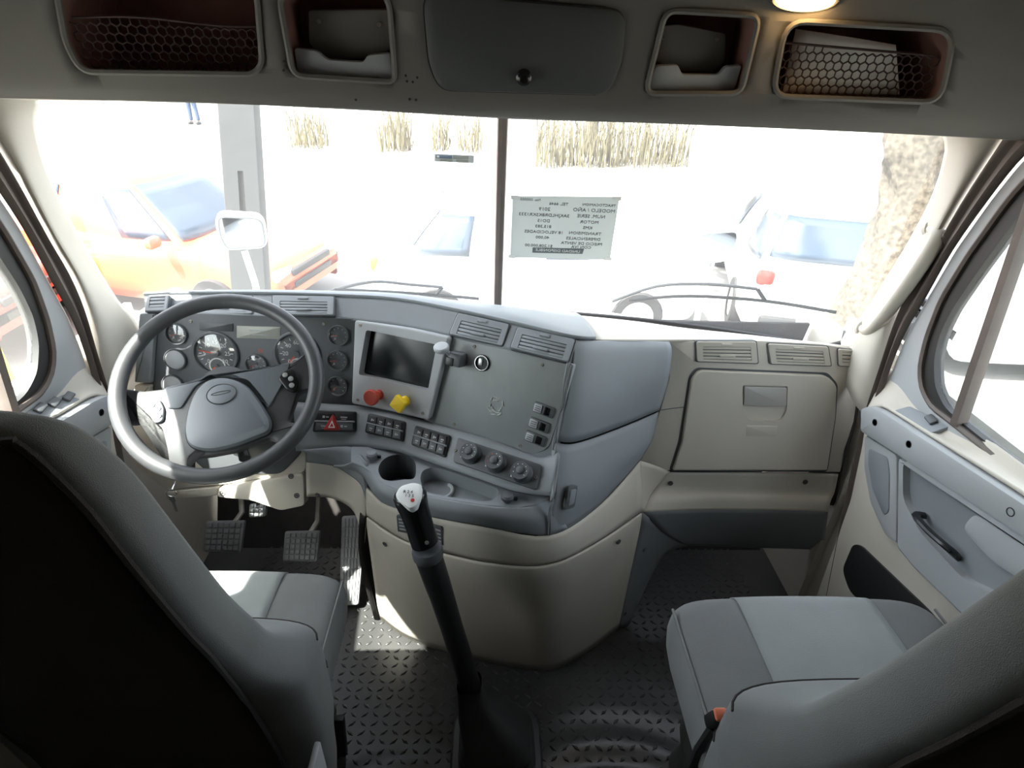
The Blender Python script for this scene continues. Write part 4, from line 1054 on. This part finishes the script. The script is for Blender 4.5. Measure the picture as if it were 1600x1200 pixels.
k0 = at(664, 848, .896); k1 = at(650, 805, .910); k2 = at(642, 780, .917); k3 = at(639, 768, .920)
gr = MB().tube(cat1([k0, k0.lerp(k1, .5), k1, k2, k3], 3), [.030, .030, .030, .0295, .0295, .030, .0305, .031, .033, .0345, .035, .032, .024], 18).build('grip', BLACKG, gl)
axk = (k3 - k0).normalized(); tp = Pl(k3 + axk * .004, (axk * .7 + (CAM - k3).normalized()).normalized())
cu_ = [(618, 777), (626, 763), (646, 757), (660, 760), (660, 780), (652, 795), (642, 799), (629, 791)]
cap = MB(tp.M).slab(rnd([tp.uv(*p) for p in cu_], .008, 4), -.010, .014, .005).build('shift_cap', WHITE, gl)
for i, (t, p) in enumerate((('R 2 4', (639, 773)), ('1 3 5', (641, 779)))): text('shift_pattern', t, .009, INK, tp.at(*p, .0145), cap)
MB(tp.at(646, 786, .0138)).lathe([(.004, 0), (.004, .001), (.0001, .001)], 10, cap1=False).build('red_dot', REDSW, cap)
inst('screw', SCREW, Pl(at(667, 848, .872), (0, -.7, .5)).M, gr)

# ================================================================== seats
def sup(c, hx, hy, z, n=40, e=4.5):
    out = []
    for k in range(n):
        a = 2 * math.pi * k / n; ca, sa = math.cos(a), math.sin(a)
        out.append(V((c[0] + hx * math.copysign(abs(ca) ** (2 / e), ca), c[1] + hy * math.copysign(abs(sa) ** (2 / e), sa), z)))
    return out
BK = [(.03, .262, .605, .64), (.15, .268, .597, .645), (.28, .275, .585, .65), (.36, .282, .575, .665), (.44, .285, .565, .675), (.50, .290, .56, .69), (.58, .291, .548, .694), (.66, .291, .535, .693), (.70, .288, .528, .688), (.735, .272, .518, .655), (.775, .246, .507, .622), (.83, .236, .492, .603),
      (.92, .226, .468, .575), (1.02, .221, .447, .548), (1.12, .217, .428, .522), (1.20, .211, .417, .502), (1.25, .198, .413, .488), (1.275, .180, .418, .478), (1.288, .150, .428, .468), (1.292, .10, .437, .458)]
def seat(name, label, cx, dy, dz, front, zt, back_len, s):
    t = thing(name, label, 'seat', (cx, .55 + dy, 0))
    rows = cat_rows = [sup((cx, (a + b) / 2 + dy), hw, (b - a) / 2, z + dz) for z, hw, a, b in BK]
    cols = [cat1([r[j] for r in rows], 3) for j in range(40)]
    g = [[c[i] for c in cols] for i in range(len(cols[0]))]
    mb = MB().grid(g, True); mb.f.append(tuple(range(40))[::-1]); k = len(mb.v) - 40; mb.f.append(tuple(range(k, k + 40)))
    mb.build('backrest', FAB, t)
    # black rear cover with welt
    prof = cat1([V((z, hw, a, b)) for z, hw, a, b in BK], 3); cov = []
    for z, hw, a, b in prof[:-5]:
        row = []; lim = min(hw * .93, .212)
        for k in range(17):
            x = lim * (-1 + k / 8); row.append(V((cx + x, (a + b) / 2 + dy - (b - a) / 2 * (1 - (abs(x) / hw) ** 4.5) ** (1 / 4.5) - .004, z + dz)))
        cov.append(row)
    mb = MB().grid(cov); mb.build('rear_cover', FABD, t, thick=.003)
    for e in (0, -1):
        MB().tube([r[e] + V((0, .001, 0)) for r in cov], .0045, 6).build('welt', FABD, t)
    MB().tube([q + V((0, .002, .002)) for q in cov[-1]], .0045, 6).build('welt', FABD, t)
    # side bolster seams
    for zz in (.705, .60):
        i = min(range(len(g)), key=lambda k_: abs(g[k_][0].z - zz - dz))
        js_ = range(8, 20) if s > 0 else range(1, 13)
        MB().tube([g[i][j] + V((g[i][j].x - cx, g[i][j].y - (.6 + dy), 0)).normalized() * .0005 for j in js_], .0022, 5).build('seam', FABD, t)
    # cushion
    y0, y1 = front - back_len, front; cy = (y0 + y1) / 2; hy = (y1 - y0) / 2; hx = .275
    lv = ((zt - .14, .05), (zt - .125, .012), (zt - .06, 0), (zt - .025, .006), (zt - .008, .02), (zt - .001, .04), (zt + .003, .08), (zt + .005, .14))
    rows = [sup((cx, cy), hx - d, hy - d, z, e=7) for z, d in lv]
    cols = [cat1([r[j] for r in rows], 2) for j in range(40)]
    mb = MB().grid([[c[i] for c in cols] for i in range(len(cols[0]))], True); n = len(mb.v); mb.f.append(tuple(range(n - 40, n))); mb.f.append(tuple(range(40))[::-1])
    mb.build('cushion', FAB, t)
    rows = []
    for y, z in ((y1 + .001, zt - .07), (y1 - .001, zt - .03), (y1 - .010, zt - .010), (y1 - .03, zt + .004), (y1 - .07, zt + .008), (cy, zt + .010), (y0 + .03, zt + .006)):
        wd = .135 if y > cy else .135 - .02 * (cy - y)
        rows.append([V((cx + wd * u_, y + (.0 if abs(u_) < .9 else -.001), z - .003 * u_ * u_)) for u_ in (-1, -.5, 0, .5, 1)])
    patch('cushion_insert', rows, FABL, t, 3, 4, thick=.004)
    for e in (-1, 1):
        pth = [V((cx + e * (hx - .012), y0 + .04 + (y1 - y0 - .08) * k / 10, zt - .012)) for k in range(11)]
        MB().tube(pth, .003, 5).build('seam', FAB, t)
    # pedestal with bellows
    rows = [sup((cx, cy - .02), .23 - .012 * (k % 2), hy - .06 - .012 * (k % 2), .0 + (zt - .14) * k / 8, e=6) for k in range(9)]
    MB().grid(rows, True).build('pedestal', RUBBER, t, sharp=20)
    MB().box((cx, cy - .02, zt - .15), (.50, 2 * hy - .06, .03), bev=.008).build('seat_pan', BLACK, t)
    # buckle on its stalk at the inner side
    ix = cx - s * .285
    return t, ix
ds, ix = seat('driver_seat', "grey cloth driver's seat with black back, in front of the steering wheel", -.60, 0, 0, .915, .585, .35, -1)
b = atZ(528, 1158, .25)
MB(Mx.Translation(atZ(530, 1150, .26)) @ Mx.Rotation(R(-12), 4, 'X')).box((0, 0, 0), (.030, .018, .11), bev=.005).build('belt_buckle', BLACK, ds)
MB().tube([atZ(526, 1180, .2), atZ(520, 1198, .12)], .009, 6).build('buckle_stalk', BLACK, ds)
q = at(505, 1150, .58); MB(Mx.Translation((-.315, .54, .40))).box((0, 0, 0), (.012, .05, .26), bev=.004).build('side_trim', LGREY, ds)
ps, ix = seat('passenger_seat', "grey cloth passenger seat with lighter centre panel below the glove box", .605, -.20, .125, .775, .675, .42, 1)
q = atX(1120, 1124, .325)
MB(Mx.Translation(q) @ Mx.Rotation(R(20), 4, 'X')).box((0, 0, 0), (.026, .020, .045), bev=.005).build('belt_buckle', BLACK, ps)
MB(Mx.Translation(q + V((0, -.004, .018))) @ Mx.Rotation(R(20), 4, 'X')).box((0, 0, 0), (.020, .018, .018), bev=.004).build('buckle_button', mat('buckle_orange', (214, 120, 90), .5), ps)
MB().tube([q + V((0, .0, -.02)), q + V((.004, .02, -.12)), q + V((.01, .03, -.25))], .008, 6).build('buckle_stalk', BLACK, ps)

# ================================================================== grab handle on the passenger pillar
a, b = WS.hit(1437, 352) + V((-.01, -.07, 0)), WS.hit(1340, 500) + V((-.005, -.05, 0))
gh = thing('grab_handle', 'beige curved grab handle on the passenger windshield pillar', 'handle', a)
path = [a + V((.012, .03, .004)), a + V((-.002, -.012, 0)), a.lerp(b, .18) + V((-.012, -.035, 0)), a.lerp(b, .5) + V((-.016, -.045, 0)), a.lerp(b, .82) + V((-.012, -.04, 0)), b + V((-.002, -.02, 0)), b + V((.008, .02, -.01))]
MB().tube(cat1(path, 4), [.017] * 4 + [.0165] * 20 + [.018], 12, flat=.8).build('grip', BEIGE, gh)
for p in (path[0], path[-1]): MB(Mx.Translation(p)).lathe([(.022, -.006), (.022, .004), (.016, .008), (.0001, .008)], 16, Mx.Rotation(R(70), 4, 'X'), cap1=False).build('mount', BEIGE, gh)
inst('screw', SCREW, Pl(path[1] + V((0, -.017, .004)), (0, -1, .2)).M, gh)

# ================================================================== sign and sticker on the glass (seen from behind)
def on_glass(px, py, d=.004): return WS.hit(px, py) + V((0, -d, 0))
qs = [on_glass(*p) for p in ((801, 306), (968, 308), (953, 406), (797, 402))]
sg = thing('paper_sign', 'printed white for-sale sheet taped to the windshield, lettering reversed', 'sign', sum(qs, V((0, 0, 0))) / 4)
spl = plane3(qs[0], qs[1], qs[2]); spl = Pl(sum(qs, V((0, 0, 0))) / 4 , spl.z)
q = [V(spl.uv(*p)) for p in ((801, 306), (968, 308), (953, 406), (797, 402))]
SHEET = mat('backlit_paper', (224, 228, 224), .85, nscale=9, namt=.03)
_t = SHEET.node_tree; _tl = _t.nodes.new('ShaderNodeBsdfTranslucent'); _tl.inputs[0].default_value = (.52, .535, .52, 1); _m = _t.nodes.new('ShaderNodeMixShader'); _m.inputs[0].default_value = .5
_t.links.new(_t.nodes['Principled BSDF'].outputs[0], _m.inputs[1]); _t.links.new(_tl.outputs[0], _m.inputs[2]); _t.links.new(_m.outputs[0], _t.nodes['Material Output'].inputs[0])
MB(spl.M).slab(q, -.0004, .0, M=None).build('sheet', SHEET, sg)
hgt = (q[0] - q[3]).length
def sline(s, tt, body, sz, m=INK):
    c = bil(q, s, tt); return text('print', body, sz, m, spl.M @ Mx.Translation((c.x, c.y, .0006)), sg, mirror=True)
for s, tt, body, k in ((.17, .05, 'No. 000003', .045), (.44, .11, 'TEL. 6646', .05), (.82, .12, 'TRACTOCAMION', .044),
                       (.78, .20, 'MODELO / AÑO', .062), (.31, .19, '2019', .062), (.76, .29, 'NUM. SERIE', .06), (.31, .28, '3AKJHLDR8KSKR1333', .058),
                       (.75, .38, 'MOTOR', .056), (.31, .37, 'DD15', .056), (.74, .47, 'KMS', .056), (.31, .46, '815,383', .056),
                       (.72, .56, 'TRANSMISION', .056), (.32, .55, '18 VELOCIDADES', .056), (.71, .65, 'DIFERENCIALES', .056), (.31, .64, '40,000', .056),
                       (.70, .73, 'PRECIO DE VENTA', .056), (.70, .79, 'CON IVA', .056), (.28, .78, '$1,208,000.00', .056)):
    sline(s, tt, body, hgt * k * 1.15)
bar = [bil(q, s, tt) for s, tt in ((.22, .815), (.73, .815), (.72, .905), (.22, .905))]
MB(spl.M).slab(bar, .0, .0006).build('print_bar', mat('print_grey', (108, 114, 114), .8), sg)
c = bil(q, .472, .86); text('print', 'UNIDAD DISPONIBLE', hgt * .062, WHITE, spl.M @ Mx.Translation((c.x, c.y, .0009)), sg, mirror=True)
for s, tt in ((.02, .02), (.98, .02), (.02, .98), (.98, .98)):
    c = bil(q, s, tt); MB(spl.M).box((c.x, c.y, .0007), (.02, .012, .0004)).build('tape', mat('clear_tape', (226, 226, 220), .3), sg)
qs = [(679, 240), (741, 243), (740, 255), (679, 252)]
st_c = on_glass(710, 247); stp = Pl(st_c, (0, -.9, -.0 + .45)); q = [V(stp.uv(*p)) for p in qs]
stk = thing('windshield_sticker', 'small blue and grey inspection sticker on the windshield beside the centre post', 'sticker', st_c)
MB(stp.M).slab(rnd(q, .002, 2), -.0003, .0).build('backing', mat('sticker_pale', (176, 186, 188), .6), stk)
BLU = mat('sticker_blue', (92, 112, 134), .6); GRY = mat('sticker_grey', (140, 146, 142), .6)
for (s0, t0_, s1, t1_), m in (((.03, .15, .44, .55), BLU), ((.14, .65, .46, .92), GRY), ((.47, .12, .86, .5), GRY), ((.55, .6, .86, .95), GRY)):
    MB(stp.M).slab([bil(q, s, t) for s, t in ((s0, t0_), (s1, t0_), (s1, t1_), (s0, t1_))], 0, .0005).build('print', m, stk)
MB(stp.M).slab([bil(q, s, t) for s, t in ((.06, .22), (.12, .22), (.12, .5), (.06, .5))], 0, .0008).build('print', WHITE, stk)

# ================================================================== outside
GZ = -1.30
GROUND = mat('pale_concrete', (120, 118, 113), .9, nscale=.35, namt=.10, bump=.2, bscale=8)
gnd = MB().grid([[V((x, y, GZ)) for x in (-60, -20, -5, 5, 20, 60)] for y in (-50, -10, 0, 10, 30, 90)]).build('ground', GROUND)
tag(gnd, 'sunlit pale concrete yard in front of the truck', kind='structure')
TYRE = mat('tyre', (30, 30, 31), .8); CARGL = mat('car_glass', (48, 58, 70), .2, nscale=1, namt=.2, spec=.8)
LAMPC = mat('headlamp', (214, 220, 222), .15, .2); LAMPR = mat('tail_lamp', (196, 40, 34), .25); LAMPO = mat('amber_lamp', (235, 140, 40), .3)
def car(name, label, paint, pos, hd, L=4.0, W=1.70, H=1.48, belt=.92, xf=.85, xr=-1.55, hoodz=.86, rearz=.95, front='grille', lamp_r=LAMPR, fo=.75):
    t = thing(name, label, 'car', V((pos[0], pos[1], GZ)))
    M = Mx.Translation(V((pos[0], pos[1], GZ))) @ Mx.Rotation(R(hd), 4, 'Z')
    h = W / 2; rows = []
    st = [(-L / 2, .80, rearz - .25), (-L / 2 + .05, .90, rearz - .06), (-L / 2 + .25, .97, rearz), (xr + .3, 1.0, belt), (0, 1.0, belt - .01), (xf, 1.0, belt - .02), (xf + .25, .99, hoodz + .02), (L / 2 - .35, .95, hoodz - .07), (L / 2 - .08, .86, hoodz - .17), (L / 2, .74, hoodz - .32)]
    for x, w_, zt in st:
        w_ *= h; zl = .22 if abs(x) < L / 2 - .02 else .34
        half = [(w_ * .90, zl), (w_ * .99, zl + .12), (w_, .52), (w_ * .985, zt - .12), (w_ * .94, zt - .02), (w_ * .6, zt + .02), (0, zt + .035)]
        rows.append([V((x, y, z)) for y, z in half] + [V((x, -y, z)) for y, z in half[-2::-1]])
    cols = [cat1([r[j] for r in rows], 3) for j in range(13)]
    g = [[c[i] for c in cols] for i in range(len(cols[0]))]
    mb = MB(M).grid(g); n = len(mb.v); mb.f.append(tuple(range(13))); mb.f.append(tuple(range(n - 13, n))[::-1])
    mb.f = [f[::-1] for f in mb.f]
    mb.build('body', paint, t, sharp=45)
    # greenhouse
    N = 72; nz = 8
    def gh(k, v, off=0):
        a = 2 * math.pi * k / N; ca, sa = math.cos(a), math.sin(a); e = 5.5
        x0, x1 = xr * (1 - .0), xf; r0_, r1_ = xr + .45 * (1 if xr > -1.7 else .6), xf - .72
        vv = v; cx = ((x0 + x1) / 2) * (1 - vv) + ((r0_ + r1_) / 2) * vv; hx = ((x1 - x0) / 2) * (1 - vv) + ((r1_ - r0_) / 2) * vv
        hy = (h * .93) * (1 - vv) + h * .70 * vv
        b = 1 + .03 * math.sin(math.pi * v)
        z = belt - .06 + (H - belt + .03) * v
        return V((cx + (hx * b + off) * math.copysign(abs(ca) ** (2 / e), ca), (hy * b + off) * math.copysign(abs(sa) ** (2 / e), sa), z + off * .2))
    g = [[gh(k, j / nz) for k in range(N)] for j in range(nz + 1)]
    c = V((sum(q.x for q in g[-1]) / N, 0, H)); 
    g.append([q.lerp(c, .12) + V((0, 0, .03)) for q in g[-1]]); g.append([q.lerp(c, .5) + V((0, 0, .035)) for q in g[-2]])
    mb = MB(M).grid(g, True); n = len(mb.v); mb.f.append(tuple(range(n - N, n))); mb.build('cabin', paint, t, sharp=50)
    def wpatch(nm, k0, k1, v0, v1):
        rr = [[gh(k0 + (k1 - k0) * i / 12, v0 + (v1 - v0) * j / 5, .008) for i in range(13)] for j in range(6)]
        MB(M).grid(rr).build(nm, CARGL, t, thick=-.004)
    wpatch('windshield', -7.4, 7.4, .10, .93); wpatch('rear_window', 28.6, 43.4, .25, .93)
    for sgn in (1, -1):
        wpatch('side_window', sgn * 10.0, sgn * 17.3, .12, .88); wpatch('side_window', sgn * 18.7, sgn * 26.0, .14, .88)
        MB(M).box((xf - .25, sgn * (h + .10), belt + .06), (.10, .18, .13), bev=.045).build('side_mirror', paint, t)
        MB(M).box((L / 2 - .16, sgn * h * .62, hoodz - .24), (.28, h * .42, .13), Mx.Identity(4), bev=.05).build('headlight', LAMPC, t)
        MB(M).box((-L / 2 + .06, sgn * h * .78, rearz - .14), (.12, h * .22, .16), bev=.04).build('tail_light', lamp_r, t)
        for x in (L / 2 - fo, -L / 2 + .72):
            Mw = M @ Mx.Translation((x, sgn * (h - .08), .30)) @ Mx.Rotation(R(90), 4, 'X')
            wl = MB(Mw).lathe([(.19, -.10), (.28, -.10), (.30, -.06), (.30, .06), (.28, .10), (.19, .10)], 24, cap0=False, cap1=False).build('wheel', TYRE, t)
            MB(Mw).lathe([(.0001, -.09), (.19, -.09), (.19, .09), (.0001, .09)], 16, cap0=False, cap1=False).build('hubcap', SILVER, wl)
    for k in range(2): MB(M).box((L / 2 - .03, 0, .46 + .14 * k), (.09, h * 1.0, .08), bev=.02).build('grille_bar', BLACK, t)
    MB(M).box((-L / 2 - .005, 0, .52), (.03, .36, .13), bev=.01).build('license_plate', WHITE, t)
    MB(M).box((-L / 2 - .01, 0, .36), (.10, h * 1.5, .16), bev=.04).build('rear_bumper', BLACK if front == 'hatch' else paint, t)
    return t
OR = mat('orange_paint', (190, 86, 52), .3, coat=.5); WH = mat('white_paint', (158, 160, 160), .3, coat=.5); SIL = mat('silver_paint', (140, 144, 148), .3, coat=.5); RD = mat('coral_paint', (180, 58, 46), .35, coat=.4)
def off(p, hd, dx, dy): a = R(hd); return (p.x - (dx * math.cos(a) - dy * math.sin(a)), p.y - (dx * math.sin(a) + dy * math.cos(a)))
D = atZ(285, 380, GZ + .95)
car('orange_hatchback', 'orange hatchback parked beyond the grey steel column', OR, off(D, -14, .82, -.78), -14, L=3.7, W=1.68, H=1.52)
q = atZ(575, 420, GZ + .80)
car('white_sedan', 'white sedan with pale blue windows parked side-on behind the paper sign', WH, (q.x + 1.85, q.y + .85), 0, L=3.7, H=1.42, lamp_r=LAMPO)
q = atZ(1300, 446, GZ + .85); a = R(75)
car('white_hatchback', 'white hatchback seen from behind, beside the tree trunk', WH, (q.x + 1.9 * math.cos(a), q.y + 1.9 * math.sin(a)), 75, L=3.8, W=1.66, H=1.50, xr=-1.75, rearz=.98, front='hatch')
q = atZ(1488, 598, GZ + .05)
car('silver_car', "silver car seen through the passenger's door window", SIL, (q.x + 2.15, q.y + .85), 180, L=4.3, H=1.45, fo=1.15)
q = atZ(70, 562, GZ + .02)
car('coral_car', "coral red car seen through the driver's door window", RD, (q.x - 2.1, q.y + .45), 0, L=3.8, H=1.6, belt=1.0)

# grey steel column with a slot
cpl = Pl(at(380, 320, 3.7), (0.1, -1, 0))
o = MB(cpl.M).slab([cpl.uv(*p) for p in ((334, 100), (392, 100), (420, 520), (366, 520))], -.14, 0, .006, holes=[[cpl.uv(*p) for p in ((371, 267), (380, 267), (386, 350), (376, 350))]]).build('steel_column', mat('grey_steel_paint', (52, 54, 54), .6, nscale=3, namt=.12))
tag(o, 'tall grey steel column with a slot, standing in front of the orange hatchback', 'column')
q0, q1 = atZ(14, 600, GZ), at(4, 400, atZ(14, 600, GZ).y)
o = MB().tube([V((q0.x, q0.y, GZ)), V((q0.x, q0.y, GZ + .02)), V((q0.x, q0.y, q1.z)), V((q0.x, q0.y, q1.z + .05))], [.07, .06, .06, .03], 14).build('yellow_bollard', mat('yellow_paint', (244, 206, 40), .5, nscale=6, namt=.06))
tag(o, "yellow steel bollard outside the driver's door window", 'bollard')

# truck bonnet, hood mirrors, wipers
rows = [[V((x * (1.02 if y < 2.2 else .98), y - .18 * x * x, z - .10 * abs(x) ** 3)) for x in (-1.25, -.9, -.45, 0, .45, .9, 1.25)] for y, z in ((1.82, .78), (2.1, .70), (2.5, .50), (2.9, .18), (3.1, -.25))]
hood = patch('truck_hood', rows, WH, None, 4, 4, thick=.02)
tag(hood, "truck's own white sloping bonnet below the windshield", 'bonnet')
def hood_mirror(label, quad, Y, armpx, armY):
    c = at(sum(p[0] for p in quad) / len(quad), sum(p[1] for p in quad) / len(quad), Y); pl = Pl(c, (CAM - c).normalized() + V((.10 if c.x > 0 else -.10, .05, -.23)))
    base = at(*armpx[-1], armY); t = thing('hood_mirror', label, 'mirror', base, 'hood mirrors')
    uv = rnd([pl.uv(*p) for p in quad], .05, 5)
    MB(pl.M).slab(uv, -.07, .006, .012).build('housing', mat('mirror_housing', (176, 180, 180), .35, .3), t)
    MB(pl.M).slab(inset(ccw(uv), .016), .004, .008).build('mirror_glass', MIRROR, t)
    MB(pl.M).tube([(p.x, p.y, .007) for p in inset(ccw(uv), .012)], .005, 6, True).build('glass_rim', CHAR, t)
    MB().tube([at(*armpx[0], Y + .04)] + [at(*p, armY) for p in armpx[1:]], .016, 8).build('arm', SILVER, t)
hood_mirror("square hood mirror on the driver's side, in front of the grey column", [(334, 333), (412, 337), (420, 388), (352, 392), (340, 370)], 2.6, [(382, 392), (398, 440), (412, 505)], 2.6)
hood_mirror("rounded hood mirror on the passenger's side, right of the paper sign", [(1092, 362), (1157, 356), (1156, 384), (1136, 410), (1082, 413), (1080, 388)], 2.6, [(1112, 410), (1098, 450), (1085, 520)], 2.6)
WIP = mat('wiper_black', (58, 60, 60), .5)
for label, arm, blade in (("thin black wiper lying along the windshield base on the driver's side", [(500, 470), (575, 452), (640, 456), (690, 460)], [(520, 456), (600, 459), (680, 464), (748, 470)]),
                          ("thin black wiper lying along the windshield base on the passenger's side", [(960, 482), (1030, 459), (1110, 456), (1190, 464)], [(985, 472), (1080, 466), (1200, 474), (1312, 492)])):
    A = [WS.hit(*p) + V((0, .035, .01)) for p in arm]; B = [WS.hit(*p) + V((0, .018, 0)) for p in blade]
    t = thing('windshield_wiper', label, 'wiper', A[0], 'windshield wipers')
    MB().tube(cat1(A, 4), .007, 6, flat=.6).build('arm', WIP, t); MB().tube(cat1(B, 4), .005, 5).build('blade', WIP, t)
    MB().tube([A[-1], B[2]], .006, 5).build('link', WIP, t)

# plants
REED = mat('dry_reed', (86, 80, 58), .9, nscale=3, namt=.35); LEAF = mat('tree_leaf', (78, 92, 48), .8, nscale=2, namt=.3)
def reeds(label, px0, px1, py, n, hgt, seed):
    rg = random.Random(seed); a, b = atZ(px0, py, GZ), atZ(px1, py, GZ); c = (a + b) / 2
    t = thing('reed_clump', label, 'reeds', c, 'reed clumps across the yard'); mb = MB()
    for k in range(n):
        p = a.lerp(b, rg.random()) + V((0, rg.uniform(-.6, .8), 0)); h = hgt * rg.uniform(.45, 1.1); ln = rg.gauss(0, .16); ly = rg.gauss(0, .1); r = rg.uniform(.008, .02)
        mb.tube([p, p + V((ln * .4, ly * .3, h * .55)), p + V((ln * h, ly * h, h))], [r, r * .9, .002], 3, caps=False)
    tag(mb.build('blades', REED, t, shade=False), kind='stuff')
reeds('dry reed clump right of the steel column, leftmost of the clumps', 452, 512, 229, 110, 1.3, 1)
reeds('dry reed clump second from the left, left of the windshield sticker', 596, 642, 234, 110, 1.5, 2)
reeds('narrow dry reed clump directly above the windshield sticker', 676, 704, 233, 50, 1.3, 3)
reeds('thin dry reed clump just left of the windshield centre post', 716, 752, 235, 55, 1.4, 4)
reeds('wide row of tall dry reeds right of the windshield centre post', 836, 1070, 258, 460, 1.7, 5)
BARK = mat('pale_bark', (74, 69, 60), .95, nscale=24, namt=.5, bump=1.0, bscale=30)
def tree(label, path, rad, blobs, nl, seed):
    rg = random.Random(seed); t = thing('tree', label, 'tree', V((path[0].x, path[0].y, GZ)), 'trees in the yard')
    pts = cat1(path, 6); N = len(pts); rows = []
    for i, q in enumerate(pts):
        r = rad[0] + (rad[1] - rad[0]) * i / (N - 1)
        rows.append([q + V((r * (1 + .12 * math.sin(5 * a + i * .7) + rg.uniform(-.05, .05)) * math.cos(a), r * (1 + .12 * math.sin(4 * a + i * .5)) * math.sin(a), 0)) for a in [2 * math.pi * k / 18 for k in range(18)]])
    MB().grid(rows, True).build('trunk', BARK, t)
    for b in blobs: MB().tube(cat1([path[-1] - V((0, 0, .4)), path[-1].lerp(V(b[:3]), .5) + V((0, 0, .4)), V(b[:3])], 4), [.13, .12, .11, .1, .09, .08, .06, .05, .03], 7).build('branch', BARK, t)
    mb = MB()
    for k in range(nl):
        b = rg.choice(blobs); d = V((rg.gauss(0, 1), rg.gauss(0, 1), rg.gauss(0, .6))); p = V(b[:3]) + d * b[3] * .5
        u_ = V((rg.gauss(0, 1), rg.gauss(0, 1), rg.gauss(0, .5))).normalized(); v_ = u_.cross(V((rg.gauss(0, 1), rg.gauss(0, 1), rg.gauss(0, 1)))).normalized(); s = rg.uniform(.08, .2)
        mb.add([p - u_ * s, p - v_ * s * .45, p + u_ * s, p + v_ * s * .45], [(0, 1, 2, 3)])
    tag(mb.build('foliage', LEAF, t, shade=False), kind='stuff')
Yt = 4.7
tp_ = [at(*p, Yt) for p in ((1300, 620), (1318, 540), (1348, 470), (1385, 400), (1412, 330), (1424, 270), (1432, 205))]
d0 = tp_[0]; tp_ = [V((d0.x - .05, d0.y, GZ))] + [q for q in tp_ if q.z > GZ + .15] + [tp_[-1] + V((.05, 0, .8)), tp_[-1] + V((.0, .1, 1.8))]
tree('thick pale-barked tree trunk leaning beside the white hatchback', tp_, (.20, .20), [(*(atZ(*p, GZ) + SUN_DIR * (6.0 / SUN_DIR.z)), r) for p, r in (((1090, 335), 1.1), ((1170, 365), 1.2), ((1245, 335), 1.2), ((1150, 425), .9), ((1270, 395), 1.0), ((1325, 345), 1.1))], 2600, 11)
b0 = atZ(925, 246, GZ) + V((0, .6, 0)); sh_ = [atZ(*p, GZ) + SUN_DIR * (6.2 / SUN_DIR.z) for p in ((1110, 245), (1180, 248), (1240, 255))]
tree('distant tree standing behind the wide row of reeds', [V((b0.x, b0.y, GZ)), V((b0.x, b0.y, GZ + 2)), V((b0.x + .2, b0.y, GZ + 4))], (.22, .16), [(q.x, q.y, q.z, 1.2) for q in sh_], 1300, 12)

# bystander far off, only the legs show under the console
pf = atZ(305, 194, GZ); pe = thing('person', 'person in blue jeans standing far off in the yard', 'person', V((pf.x, pf.y, GZ)))
def skin(name, pts, edges, m, sub=2):
    me = bpy.data.meshes.new(name); me.from_pydata([V(p[:3]) for p in pts], edges, []); me.materials.append(m)
    o = bpy.data.objects.new(name, me); link(o, pe, V((pf.x, pf.y, GZ)))
    sk = o.modifiers.new('skin', 'SKIN')
    if not me.skin_vertices: me.attributes and None
    o.modifiers.new('sub', 'SUBSURF').levels = sub; o.modifiers['sub'].render_levels = sub
    sv = me.skin_vertices[0].data if me.skin_vertices else None
    if sv:
        for v_, p in zip(sv, pts): v_.radius = (p[3], p[4] if len(p) > 4 else p[3])
        sv[0].use_root = True
    return o
SKIN = mat('skin', (190, 140, 112), .6); JEAN = mat('blue_jeans', (50, 66, 94), .9, nscale=20, namt=.15); SHIRT = mat('light_shirt', (200, 200, 196), .9)
body = [(0, 0, .95, .11), (0, 0, 1.2, .12, .10), (0, 0, 1.42, .13, .09), (0, 0, 1.52, .055), (0, 0, 1.60, .075), (0, .01, 1.72, .075), (-.18, 0, 1.43, .055), (-.24, 0, 1.15, .042), (-.23, .05, .9, .035), (-.22, .07, .80, .03), (.18, 0, 1.43, .055), (.24, 0, 1.15, .042), (.23, .05, .9, .035), (.22, .07, .80, .03),
        (-.09, 0, .88, .085), (-.10, .01, .5, .06), (-.11, 0, .09, .042), (-.12, .14, .03, .035), (.09, 0, .88, .085), (.12, .02, .5, .06), (.15, 0, .09, .042), (.17, .14, .03, .035)]
skin('body', body, [(0, 1), (1, 2), (2, 3), (3, 4), (4, 5), (2, 6), (6, 7), (7, 8), (8, 9), (2, 10), (10, 11), (11, 12), (12, 13), (0, 14), (14, 15), (15, 16), (16, 17), (0, 18), (18, 19), (19, 20), (20, 21)], SKIN)
skin('jeans', [(0, 0, .98, .14, .12), (-.09, 0, .88, .105), (-.10, .01, .5, .082), (-.11, 0, .10, .07), (.09, 0, .88, .105), (.12, .02, .5, .082), (.15, 0, .10, .07)], [(0, 1), (1, 2), (2, 3), (0, 4), (4, 5), (5, 6)], JEAN)
skin('shirt', [(0, 0, .95, .14, .12), (0, 0, 1.2, .15, .12), (0, 0, 1.42, .16, .11), (-.18, 0, 1.42, .075), (-.24, 0, 1.18, .065), (.18, 0, 1.42, .075), (.24, 0, 1.18, .065)], [(0, 1), (1, 2), (2, 3), (3, 4), (2, 5), (5, 6)], SHIRT)
for x in (-.12, .16): MB().box((pf.x + x, pf.y - .06, GZ + .05), (.11, .28, .10), bev=.04).build('shoe', BLACK, pe)
